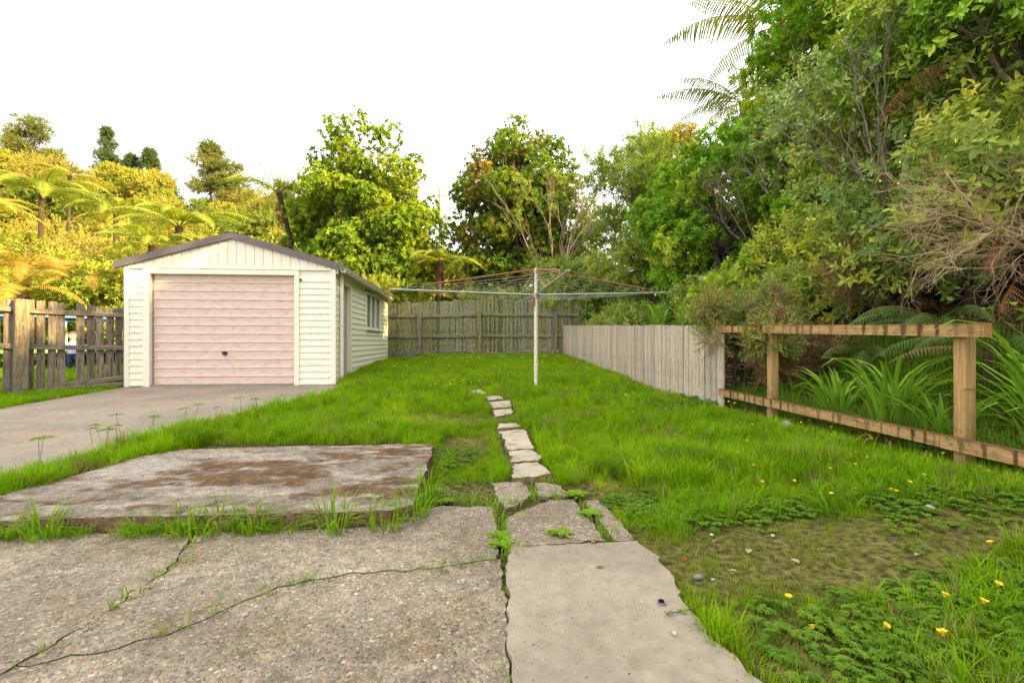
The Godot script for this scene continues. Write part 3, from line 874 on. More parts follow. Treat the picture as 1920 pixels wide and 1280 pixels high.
func upright(yaw: float, at: Vector3, lean := 0.0, tilt := 0.0) -> Transform3D:
	return Transform3D(Basis.from_euler(Vector3(tilt, yaw, lean)), at)
func post(called: String, parent: Node3D, at: Vector3, yaw: float, w: float, dp: float, h: float, m: Material, lean := 0.0) -> MeshInstance3D:
	var b := MB.new()
	var e := 0.006
	var a := w / 2; var c := dp / 2
	b.prism(PackedVector2Array([Vector2(-a, -c + e), Vector2(-a, c - e), Vector2(-a + e, c), Vector2(a - e, c), Vector2(a, c - e), Vector2(a, -c + e), Vector2(a - e, -c), Vector2(-a + e, -c)]), -0.3, h, Color.WHITE, Transform3D(), 0.03)
	return part(called, b.mesh(), m, parent, upright(yaw, at - parent.position, lean))

func fences() -> void:
	# --- old brown paling fence left of the garage: palings behind, rails and post in front
	var f := thing("paling_fence", "old brown paling fence with gaps left of the garage", "fence", Vector3(-8.0, 0.17, -7.95))
	var a := Vector3(-7.13, 0.22, -8.98); var b := Vector3(-9.25, 0.12, -6.55)
	var dir := (b - a).normalized()
	var yaw := atan2(-dir.z, dir.x)
	var out := Vector3(-dir.z, 0, dir.x).normalized()
	if out.dot(Vector3(0.5, 0, 1)) < 0: out = -out
	rng.seed = 501
	var pv := []
	for k in 6:
		pv.append(paling(rng.randf_range(0.098, 0.112), 1.0, 0.02, rng.randf_range(-0.08, 0.08), rng.randf_range(-0.006, 0.006)))
	var s := 0.05
	var idx := 0
	while s < 2.95:
		if idx != 6:
			var p := a + dir * s - out * 0.03
			var top := 1.66 + 0.09 * s / 1.4 + rng.randf_range(-0.02, 0.025)
			var foot := gy(p.x, -p.z) + rng.randf_range(0.0, 0.09)
			var t := upright(yaw, Vector3(p.x, foot, p.z) - f.position, rng.randf_range(-0.02, 0.02))
			t.basis = t.basis * Basis.from_scale(Vector3(1, top - foot, 1))
			part("paling", pv[rng.randi() % 6], M.brown[rng.randi() % 4], f, t)
		s += 0.128 + rng.randf_range(-0.008, 0.012)
		idx += 1
	for q in [[1.50, 0.075], [0.90, 0.085]]:
		add_beam("rail", f, a + Vector3(0, q[0] - 0.19, 0) + out * 0.012, Vector3(-8.08, q[0] + 0.06, -7.90) + out * 0.012, 0.045, q[1], M.old_rail, 0.0, 4)
		add_beam("rail", f, Vector3(-8.09, q[0] + 0.07, -7.88) + out * 0.012, b + Vector3(0, q[0], 0) + out * 0.012, 0.045, q[1], M.old_rail, 0.0, 5)
	add_beam("rail", f, a + Vector3(0, 0.17, 0) + out * 0.012, Vector3(-7.75, 0.30, -8.27) + out * 0.012, 0.045, 0.09, M.old_rail)
	add_beam("rail", f, a + Vector3(0.05, 0.06, 0.02) + out * 0.05, Vector3(-7.95, 0.25, -8.0) + out * 0.10, 0.04, 0.06, M.old_rail)
	post("post", f, Vector3(-8.06, 0.12, -7.86) + out * 0.05, yaw + 0.1, 0.17, 0.15, 1.62, M.brown[2], 0.01)
	# --- tall lichen-grey back fence
	f = thing("paling_fence", "tall grey lichen-stained paling fence across the back of the lawn", "fence", Vector3(0, 0.55, -15.7))
	var line := [Vector2(-4.15, 15.55), Vector2(-3.02, 15.75), Vector2(-1.05, 15.60), Vector2(1.42, 15.85), Vector2(2.9, 16.05)]
	rng.seed = 502
	var gv := []
	for k in 8:
		gv.append(paling(rng.randf_range(0.092, 0.118), 1.0, 0.018, rng.randf_range(-0.1, 0.1), rng.randf_range(-0.004, 0.004)))
	for seg in 4:
		var p0: Vector2 = line[seg]; var p1: Vector2 = line[seg + 1]
		var len_ := p0.distance_to(p1)
		var along := (p1 - p0) / len_
		yaw = atan2(along.y, along.x)
		var q := 0.03
		while q < len_:
			var p := p0 + along * q
			var xx := p.x
			var top := 2.30 + 0.10 * ss(-4.2, -1.0, xx) + rng.randf_range(-0.025, 0.03)
			if xx > 1.4: top -= 0.05
			var foot := 0.60 + rng.randf_range(-0.02, 0.05)
			var t := upright(yaw, Vector3(p.x, foot, -p.y - 0.03) - f.position, rng.randf_range(-0.008, 0.008))
			t.basis = t.basis * Basis.from_scale(Vector3(1, top - foot, 1))
			part("paling", gv[rng.randi() % 8], M.old[rng.randi() % 6], f, t)
			q += 0.108 + rng.randf_range(-0.004, 0.010) + (0.018 if xx > -1.0 and xx < 0.2 else 0.0)
		for r in [[1.86, 0.085], [1.20, 0.08], [0.60, 0.11]]:
			var up: float = 0.05 * ss(-4.0, -0.5, p0.x) * (r[0] - 0.5); var up1: float = 0.05 * ss(-4.0, -0.5, p1.x) * (r[0] - 0.5)
			var g := Vector3(0, 0, 0.012)
			add_beam("rail", f, Vector3(p0.x, r[0] + up + rng.randf_range(-0.01, 0.01), -p0.y) + g, Vector3(p1.x, r[0] + up1 + rng.randf_range(-0.01, 0.01), -p1.y) + g, 0.045, r[1], M.grey_rail, 0.0, 4)
	for k in [1, 2, 3]:
		var p: Vector2 = line[k]
		post("post", f, Vector3(p.x, 0.55, -p.y + 0.085), 0.05, 0.12, 0.10, 1.45 if k != 2 else 1.52, M.brown[[0, 2, 1][k - 1]], [0.0, 0.012, -0.006][k - 1])
	# hose-pipe along the foot of the fence
	var hp := MB.new()
	var pts := PackedVector3Array(); var rad := PackedFloat32Array()
	for k in 40:
		var xx := -3.9 + k * 0.135
		pts.push_back(Vector3(xx, 0.70 + 0.03 * sin(xx * 2.3) + 0.01 * sin(xx * 7.0), -15.56 + 0.06 * sin(xx)))
		rad.push_back(0.016)
	hp.tube(pts, rad, 6, Color(0.16, 0.20, 0.24))
	solo("water_pipe", hp.mesh(), M.tint, "dark blue-grey water pipe along the foot of the back fence", "pipe")
	# --- pale close-boarded low fence on the right
	f = thing("board_fence", "low pale grey close-boarded fence along the right of the lawn", "fence", Vector3(fence_x(10), 0.3, -10))
	rng.seed = 503
	var bv := []
	for k in 7:
		bv.append(paling(rng.randf_range(0.138, 0.150), 1.0, 0.022, rng.randf_range(-0.05, 0.05), rng.randf_range(-0.003, 0.003)))
	yaw = atan2(1.0, -0.101)
	var d := 6.13
	while d < 15.75:
		var x := fence_x(d)
		var foot := gy(x - 0.1, d) - 0.04
		var top := 1.05 + lerpf(0.205, 0.52, (d - 6.1) / 9.5) + rng.randf_range(-0.006, 0.008)
		var t := upright(yaw, Vector3(x + rng.randf_range(-0.004, 0.004), foot, -d) - f.position, rng.randf_range(-0.004, 0.004))
		t.basis = t.basis * Basis.from_scale(Vector3(1, top - foot, 1))
		part("board", bv[rng.randi() % 7], M.pale[rng.randi() % 5], f, t)
		d += 0.156 + rng.randf_range(-0.002, 0.004)
	for q in [0.32, 0.95]:
		add_beam("rail", f, Vector3(fence_x(6.15) + 0.04, 0.25 + q, -6.15), Vector3(fence_x(15.6) + 0.04, 0.45 + q, -15.6), 0.045, 0.09, M.grey_rail)
	# --- post-and-rail barrier nearest the camera
	f = thing("rail_fence", "new timber post and rail fence with dark stripes at the right", "fence", Vector3(2.95, 0.25, -3.15))
	var fx := func(dd: float, y: float, o := 0.0) -> Vector3: return Vector3(fence_x(dd) + o, y, -dd)
	yaw = atan2(1.0, -0.101)
	add_beam("rail", f, fx.call(6.12, 1.21, -0.02), fx.call(3.27, 1.128, -0.02), 0.05, 0.084, M.sawn, 0.125, 11)
	add_beam("rail", f, fx.call(3.265, 1.126, -0.022), fx.call(2.985, 1.122, -0.022), 0.055, 0.088, M.sawn, 0.12, 12)
	add_beam("rail", f, fx.call(6.10, 0.41, -0.02), fx.call(3.27, 0.375, -0.02), 0.05, 0.084, M.sawn, 0.13, 13)
	add_beam("rail", f, fx.call(3.265, 0.373, -0.022), fx.call(1.2, 0.35, -0.022), 0.05, 0.088, M.sawn, 0.14, 14)
	for dd in [5.17, 3.19, 1.45]:
		var p: Vector3 = fx.call(dd, 0.2, 0.045)
		var b2 := MB.new()
		b2.box(Transform3D(Basis(), Vector3(0, 0.35, 0)), Vector3(0.085, 1.18 if dd > 2.0 else 0.45, 0.078), Color(1, 0.97, 0.9), 0.005)
		part("post", b2.mesh(), M.sawn, f, upright(yaw + PI / 2, p - f.position))
	for q in [[3.19, 1.128], [3.19, 0.374], [5.22, 0.40]]:
		var b3 := MB.new()
		b3.tube(PackedVector3Array([Vector3(0, 0, 0), Vector3(-0.004, 0, 0), Vector3(-0.008, 0, 0)]), PackedFloat32Array([0.013, 0.012, 0.006]), 10, Color.WHITE)
		var p: Vector3 = fx.call(q[0], q[1], -0.049)
		part("bolt", b3.mesh(), M.bolt, f, Transform3D(Basis(), p - f.position))

# ---------------------------------------------------------------- rotary clothesline
func clothesline() -> void:
	var base := P(0.417, 8.34, -0.05)
	var c := thing("clothesline", "rusty rotary clothesline on a pale post in the lawn", "clothesline", base)
	var hub := 1.86 - base.y; var top := 2.30 - base.y
	var b := MB.new()
	b.tube(PackedVector3Array([Vector3(0, -0.3, 0), Vector3(0, 1.2, 0), Vector3(0, hub - 0.03, 0)]), PackedFloat32Array([0.034, 0.034, 0.034]), 14, Color.WHITE)
	part("post", b.mesh(), M.post_paint, c)
	b = MB.new()
	b.tube(PackedVector3Array([Vector3(0, hub - 0.06, 0), Vector3(0, hub + 0.04, 0)]), PackedFloat32Array([0.046, 0.046]), 14, Color.WHITE)
	part("hub", b.mesh(), M.galv, c)
	b = MB.new()
	b.tube(PackedVector3Array([Vector3(0, hub, 0), Vector3(0, top, 0)]), PackedFloat32Array([0.027, 0.027]), 12, Color.WHITE)
	b.tube(PackedVector3Array([Vector3(0, top - 0.04, 0), Vector3(0, top + 0.01, 0), Vector3(0, top + 0.03, 0)]), PackedFloat32Array([0.036, 0.036, 0.012]), 12, Color.WHITE)
	part("mast", b.mesh(), M.post_paint, c)
	var R := 2.47; var rise := 0.065
	var turn := atan2(0.115, 0.993)
	var ends := []
	for k in 4:
		var a := turn + k * PI / 2
		var dirv := Vector3(sin(a), 0, cos(a))
		var e := dirv * R + Vector3(0, hub + rise, 0)
		ends.append(e)
		b = MB.new()
		b.tube(PackedVector3Array([dirv * 0.03 + Vector3(0, hub, 0), e]), PackedFloat32Array([0.017, 0.015]), 8, Color.WHITE)
		part("arm", b.mesh(), M.galv, c)
		b = MB.new()
		var q := dirv * R * 0.78
		var pts := PackedVector3Array([Vector3(0, top, 0) + dirv * 0.02, q + Vector3(0, hub + 0.15, 0) - dirv * 0.04, q + Vector3(0, hub + 0.13, 0), q + Vector3(0, hub + rise * 0.78 - 0.01, 0)])
		b.tube(pts, PackedFloat32Array([0.014, 0.014, 0.013, 0.012]), 7, Color.WHITE)
		part("stay", b.mesh(), M.rust, c)
		b = MB.new()
		b.rod(Vector3(0, top - 0.05, 0) + dirv * 0.03, dirv * R * 0.36 + Vector3(0, hub + 0.02, 0), 0.006, 5)
		part("brace", b.mesh(), M.rust, c)
	for ring in 7:
		var t := 0.22 + 0.122 * ring
		for k in 4:
			var p: Vector3 = Vector3(0, hub + 0.02, 0).lerp(ends[k] + Vector3(0, 0.02, 0), t)
			var q: Vector3 = Vector3(0, hub + 0.02, 0).lerp(ends[(k + 1) % 4] + Vector3(0, 0.02, 0), t)
			b = MB.new()
			var pts := PackedVector3Array(); var rr := PackedFloat32Array()
			for j in 7:
				var u := j / 6.0
				pts.push_back(p.lerp(q, u) - Vector3(0, 0.10 * t * u * (1.0 - u), 0))
				rr.push_back(0.0016)
			b.tube(pts, rr, 4, Color.WHITE)
			part("wire", b.mesh(), M.wire, c)
	b = MB.new()
	b.box(Transform3D(Basis(), Vector3(-0.045, hub - 0.12, 0.02)), Vector3(0.05, 0.14, 0.05), Color.WHITE, 0.008)
	b.rod(Vector3(-0.06, hub - 0.14, 0.03), Vector3(-0.13, hub - 0.20, 0.06), 0.009)
	b.rod(Vector3(-0.13, hub - 0.20, 0.06), Vector3(-0.13, hub - 0.20, 0.13), 0.012)
	part("winding_handle", b.mesh(), M.rust, c)

# ---------------------------------------------------------------- plant pieces
func leaf(b: MB, at: Vector3, dir: Vector3, up: Vector3, len_: float, wid: float, col: Color, fine := false, droop := 0.0) -> void:
	var side := dir.cross(up).normalized()
	var nn := side.cross(dir).normalized()
	var tip := at + dir * len_ - nn * len_ * droop
	var mid := at + dir * len_ * 0.48 - nn * len_ * droop * 0.2
	var lift := nn * wid * 0.22
	if not fine:
		b.tri(at, mid + side * wid * 0.5 + lift, tip, col)
		b.tri(at, tip, mid - side * wid * 0.5 + lift, col * 0.94)
		return
	var q := at + dir * len_ * 0.22; var r := at + dir * len_ * 0.75 - nn * len_ * droop * 0.55
	for s: float in [-1.0, 1.0]:
		var e0 := q + side * s * wid * 0.38 + lift * 0.8
		var e1 := mid + side * s * wid * 0.5 + lift
		var e2 := r + side * s * wid * 0.33 + lift * 0.7
		var cc := col if s > 0.0 else col * 0.93
		b.tri(at, e0, mid, cc)
		b.tri(e0, e1, mid, cc)
		b.tri(e1, e2, mid, cc)
		b.tri(e2, tip, mid, cc)
# a twig with leaves round it, along +y
func sprig(seed_: int, n: int, stem: float, len_: float, wid: float, open: float, fine := false, droop := 0.15, tuft := 0.0) -> ArrayMesh:
	var b := MB.new()
	rng.seed = seed_
	for k in n:
		var t := (k + 0.5) / n
		if tuft > 0.0: t = 1.0 - tuft * rng.randf()
		var a := k * 2.39996 + rng.randf() * 0.6
		var el := open * rng.randf_range(0.6, 1.3) * (1.1 - 0.4 * t)
		var dir := Vector3(cos(a) * sin(el), cos(el), sin(a) * sin(el)).normalized()
		var at := Vector3(rng.randf_range(-0.1, 0.1) * stem, stem * t, rng.randf_range(-0.1, 0.1) * stem)
		var up := (Vector3.UP - dir * dir.y + Vector3(rng.randf_range(-0.5, 0.5), rng.randf_range(0, 0.3), rng.randf_range(-0.5, 0.5))).normalized()
		var tone := rng.randf_range(0.78, 1.18)
		leaf(b, at, dir, up, len_ * rng.randf_range(0.7, 1.2), wid * rng.randf_range(0.75, 1.15), Color(tone * rng.randf_range(0.9, 1.12), tone, tone * rng.randf_range(0.85, 1.1)), fine, droop)
	return b.mesh()
func facing(y: Vector3, roll: float) -> Basis:
	var x := y.cross(Vector3(0.31, 0.17, 0.93)).normalized()
	return Basis(x, y, x.cross(y)) * Basis(Vector3.UP, roll)
# sprigs through lumpy clumps; clumps: [centre, radii, how many]
func crown(parent: Node3D, called: String, mesh: Mesh, m: Material, clumps: Array, cols: Array, size0: float, size1: float, up: float, seed_: int) -> void:
	rng.seed = seed_
	var at := []; var cc := []
	for c in clumps:
		var ctr: Vector3 = c[0]; var rad: Vector3 = c[1]
		var own: Color = cols[rng.randi() % cols.size()]
		for k in int(c[2]):
			var v := Vector3(rng.randfn(), rng.randfn(), rng.randfn()).normalized()
			var r := pow(rng.randf(), 0.30) * rng.randf_range(0.8, 1.14)
			var o := (v + Vector3(0, up, 0) + 0.4 * Vector3(rng.randf() - 0.5, rng.randf() - 0.5, rng.randf() - 0.5)).normalized()
			var s := rng.randf_range(size0, size1)
			at.append(Transform3D(facing(o, rng.randf() * TAU) * Basis.from_scale(Vector3(s, s, s)), ctr + v * r * rad))
			var col: Color = own.lerp(cols[rng.randi() % cols.size()], rng.randf() * 0.8)
			cc.append(col * rng.randf_range(0.8, 1.2))
	many(called, mesh, m, at, cc, parent)
# clump centres scattered in an ellipsoid, mostly near its skin
func lumps(ctr: Vector3, rad: Vector3, n: int, size: float, each: int, seed_: int, low := -0.7, hollow := 0.55) -> Array:
	rng.seed = seed_
	var out := []
	for k in n:
		var v := Vector3.ZERO
		for q in 12:
			v = Vector3(rng.randfn(), rng.randfn(), rng.randfn()).normalized()
			if v.y > low: break
		var r := lerpf(hollow, 1.0, sqrt(rng.randf()))
		var s := size * rng.randf_range(0.6, 1.35)
		out.append([ctr + v * r * rad, Vector3(s, s * rng.randf_range(0.6, 0.95), s), int(each * rng.randf_range(0.6, 1.3) * s / size)])
	return out
func curve(a: Vector3, b: Vector3, bend: float, seg: int) -> PackedVector3Array:
	var o := PackedVector3Array()
	var j := Vector3(rng.randf_range(-1, 1), rng.randf_range(-0.5, 0.6), rng.randf_range(-1, 1)) * bend * a.distance_to(b)
	for k in seg + 1:
		var t := float(k) / seg
		o.push_back(a.lerp(b, t) + j * sin(t * PI) * (1.0 if k % 2 else 0.85))
	return o
func taper(r0: float, r1: float, seg: int) -> PackedFloat32Array:
	var o := PackedFloat32Array()
	for k in seg + 1:
		o.push_back(lerpf(r0, r1, pow(float(k) / seg, 0.8)))
	return o
# trunk splitting towards the clumps (all positions local to the tree)
func trunk_mesh(clumps: Array, fork: Vector3, r: float, seed_: int, lean := Vector3.ZERO, stems := 1) -> ArrayMesh:
	rng.seed = seed_
	var b := MB.new()
	for s in stems:
		var f := fork + (Vector3(rng.randf_range(-0.4, 0.4), rng.randf_range(-0.3, 0.3), rng.randf_range(-0.4, 0.4)) if stems > 1 else Vector3.ZERO)
		b.tube(curve(Vector3(rng.randf_range(-0.1, 0.1) * stems, -0.3, rng.randf_range(-0.1, 0.1) * stems), f, 0.06, 6), taper(r, r * 0.6, 6), 8, Color.WHITE)
	for k in clumps.size():
		var c: Vector3 = clumps[k][0]
		var mid := fork.lerp(c, rng.randf_range(0.0, 0.3))
		mid = fork.lerp(Vector3(0, fork.y * 0.5, 0), 0.4 * rng.randf())
		b.tube(curve(mid, c + Vector3(0, -0.15, 0), 0.14, 6), taper(r * rng.randf_range(0.22, 0.42), r * 0.05, 6), 5, Color.WHITE, false)
		for q in 3:
			var e := c + Vector3(rng.randf_range(-1, 1), rng.randf_range(-0.4, 1), rng.randf_range(-1, 1)) * (clumps[k][1] as Vector3)
			b.tube(curve(mid.lerp(c, rng.randf_range(0.55, 0.85)), e, 0.15, 4), taper(r * 0.1, r * 0.025, 4), 4, Color.WHITE, false)
	return b.mesh()
func tree(called: String, label: String, at: Vector3, clumps: Array, fork: Vector3, r: float, mesh: Mesh, lm: Material, cols: Array, size0: float, size1: float, seed_: int, group := "", bark: Material = null, up := 0.25, stems := 1, category := "tree") -> Node3D:
	var t := thing(called, label, category, at, 0.0, group)
	var loc := []
	for c in clumps:
		loc.append([(c[0] as Vector3) - at, c[1], c[2]])
	part("trunk", trunk_mesh(loc, fork, r, seed_ + 1, Vector3.ZERO, stems), bark if bark else M.bark, t)
	crown(t, "crown", mesh, lm, loc, cols, size0, size1, up, seed_ + 2)
	return t
# bare branching wood
func twigs(b: MB, p: Vector3, dir: Vector3, len_: float, r: float, depth: int, spread: float, col: Color, up := 0.1) -> void:
	var q := p + dir * len_
	var mid := p.lerp(q, 0.5) + Vector3(rng.randf() - 0.5, rng.randf() - 0.5, rng.randf() - 0.5) * len_ * 0.16
	b.tube(PackedVector3Array([p, mid, q]), PackedFloat32Array([r, r * 0.85, r * 0.68]), 5 if depth > 2 else 4 if depth > 1 else 3, col, false)
	if depth <= 0: return
	for k in rng.randi_range(2, 3):
		var d := (dir + Vector3(rng.randfn(), rng.randfn() + up, rng.randfn()) * spread).normalized()
		twigs(b, (q if k < 2 else mid), d, len_ * rng.randf_range(0.55, 0.88), r * rng.randf_range(0.5, 0.68), depth - 1, spread, col, up)
# fern frond from the origin, rising along +z then arching over; pinnae to both sides
func frond(seed_: int, len_: float, wid: float, rise: float, drop: float, pairs: int, fine: bool, col: Color, ragged_ := 0.0, hang := 0.25) -> ArrayMesh:
	var b := MB.new()
	rng.seed = seed_
	var pts := PackedVector3Array(); var rad := PackedFloat32Array()
	var p := Vector3.ZERO
	var seg := 18
	var twist := rng.randf_range(-0.25, 0.25)
	for k in seg + 1:
		var t := float(k) / seg
		pts.push_back(p); rad.push_back(lerpf(0.012, 0.002, t) * len_ / 1.5)
		var a := lerpf(rise, drop, pow(t, 1.25))
		p += Vector3(sin(twist * t) * 0.5, sin(a), cos(a)).normalized() * (len_ / seg)
	b.tube(pts, rad, 4, col * Color(1.1, 0.75, 0.6), false)
	for k in pairs:
		var t := 0.14 + 0.86 * (k + 0.5) / pairs
		var f := t * seg
		var i := mini(int(f), seg - 1)
		var at := pts[i].lerp(pts[i + 1], f - i)
		var fw := (pts[i + 1] - pts[i]).normalized()
		var prof := pow(sin(PI * clampf(0.10 + 0.9 * pow(t, 0.8), 0, 1)), 0.8)
		var l := wid * prof
		if l < 0.012: l = 0.012
		for s: float in [-1.0, 1.0]:
			if rng.randf() < ragged_: continue
			var side := Vector3(s, 0, 0)
			var up := fw.cross(side).normalized() * -s
			if up.y < 0: up = -up
			var dir := (side * 1.0 + fw * 0.42 - up * hang * rng.randf_range(0.6, 1.4)).normalized()
			var tone := rng.randf_range(0.82, 1.15)
			var cc := Color(col.r * tone * rng.randf_range(0.9, 1.15), col.g * tone, col.b * tone)
			var pw := len_ * 0.86 / pairs
			if not fine:
				var q := at + dir * l * 0.5 - up * l * hang * 0.12
				var tip := at + dir * l - up * l * hang * 0.6
				var w := fw * pw * 0.31
				b.quad(at - w * 0.8, q - w, q + w, at + w * 0.8, cc)
				b.tri(q - w, tip, q + w, cc)
			else:
				var m := maxi(4, int(l / (pw * 0.55)))
				for j in m:
					var u := (j + 0.4) / m
					var c := at + dir * l * u - up * l * hang * 0.6 * u * u
					var h := pw * 0.62 * (1.0 - 0.75 * u) + 0.002
					var e := dir * l / m * 0.42
					for g: float in [-1.0, 1.0]:
						b.tri(c - e, c + (fw * g + dir * 0.3) * h, c + e, cc)
	return b.mesh()
func fern_tree(called: String, label: String, at: Vector3, h: float, r: float, fronds: Array, n: int, seed_: int, group := "", scale_ := 1.0, lean := Vector3.ZERO, dead: Array = [], start := 0.0) -> Node3D:
	var t := thing(called, label, "tree fern", at, 0.0, group)
	rng.seed = seed_
	var b := MB.new()
	var pts := PackedVector3Array(); var rad := PackedFloat32Array()
	for k in 11:
		var u := k / 10.0
		pts.push_back(Vector3(lean.x * u * u, h * u - 0.3 * (1 - u), lean.z * u * u))
		rad.push_back(r * (1.25 - 0.5 * u + (0.35 if k == 10 else 0.0)) * rng.randf_range(0.85, 1.15))
	b.tube(pts, rad, 9, Color.WHITE)
	for k in 60:
		var u := rng.randf_range(0.1, 1.0)
		var a := rng.randf() * TAU
		var c := Vector3(lean.x * u * u, h * u, lean.z * u * u)
		b.rod(c + Vector3(cos(a), 0, sin(a)) * r * 0.7, c + Vector3(cos(a) * r * 1.5, -0.12, sin(a) * r * 1.5), 0.012, 3)
	part("trunk", b.mesh(), M.fern_trunk, t)
	for k in n:
		var yaw := start + TAU * k / n + rng.randf_range(-0.18, 0.18)
		var s := scale_ * rng.randf_range(0.85, 1.1)
		part("frond", fronds[rng.randi() % fronds.size()], M.leaf, t, Transform3D(Basis.from_euler(Vector3(rng.randf_range(-0.25, 0.2), yaw, 0)) * Basis.from_scale(Vector3(s, s, s)), Vector3(lean.x, h - 0.02, lean.z)))
	for k in (6 if dead else 0):
		var yaw := rng.randf() * TAU
		part("dead_frond", dead[k % dead.size()], M.soft, t, Transform3D(Basis.from_euler(Vector3(0.5, yaw, 0)) * Basis.from_scale(Vector3.ONE * scale_ * 0.8), Vector3(lean.x, h - 0.15, lean.z)))
	return t
# strap leaf standing at the origin, arching towards +z
func strap(seed_: int, len_: float, wid: float, rise: float, drop: float, col: Color) -> ArrayMesh:
	var b := MB.new()
	rng.seed = seed_
	var p := Vector3.ZERO
	var seg := 7
	var tw := rng.randf_range(-0.5, 0.5)
	var prev := []
	for k in seg + 1:
		var t := float(k) / seg
		var a := lerpf(rise, drop, pow(t, 1.6))
		var w := wid * 0.5 * (0.55 + 1.5 * t) * (1.0 - pow(t, 2.2)) + 0.0008
		var x := Vector3(cos(tw * t), sin(tw * t) * 0.4, 0).normalized()
		var row := [p - x * w, p - Vector3(0, sin(PI / 2 - a), -cos(PI / 2 - a)) * w * 0.35, p + x * w]
		if prev:
			b.quad(prev[0], row[0], row[1], prev[1], col)
			b.quad(prev[1], row[1], row[2], prev[2], col * 0.9)
		prev = row
		p += Vector3(0, sin(a), cos(a)) * len_ / seg
	return b.mesh()
func grass_tuft(seed_: int, n: int, len0: float, len1: float, wid: float, spread: float, lean: float) -> ArrayMesh:
	var b := MB.new()
	rng.seed = seed_
	for k in n:
		var a := rng.randf() * TAU
		var r := spread * sqrt(rng.randf())
		var o := Vector3(cos(a) * r, -0.01, sin(a) * r)
		var l := rng.randf_range(len0, len1)
		var e := a + rng.randf_range(-0.9, 0.9)
		var out := Vector3(cos(e), 0, sin(e))
		var side := Vector3(-out.z, 0, out.x) * wid * 0.5 * rng.randf_range(0.7, 1.3)
		var le := lean * rng.randf_range(0.2, 1.4)
		var m := o + (Vector3.UP + out * le * 0.35).normalized() * l * 0.55
		var tip := m + (Vector3.UP * (1.0 - le * 0.55) + out * le * 1.1).normalized() * l * 0.5
		var tone := rng.randf_range(0.78, 1.2)
		var col := Color(tone * rng.randf_range(0.85, 1.25), tone, tone)
		if rng.randf() < 0.04: col = Color(2.6, 1.35, 3.5)
		b.quad(o - side, m - side * 0.85, m + side * 0.85, o + side, col)
		b.tri(m - side * 0.85, tip, m + side * 0.85, col)
	return b.mesh()

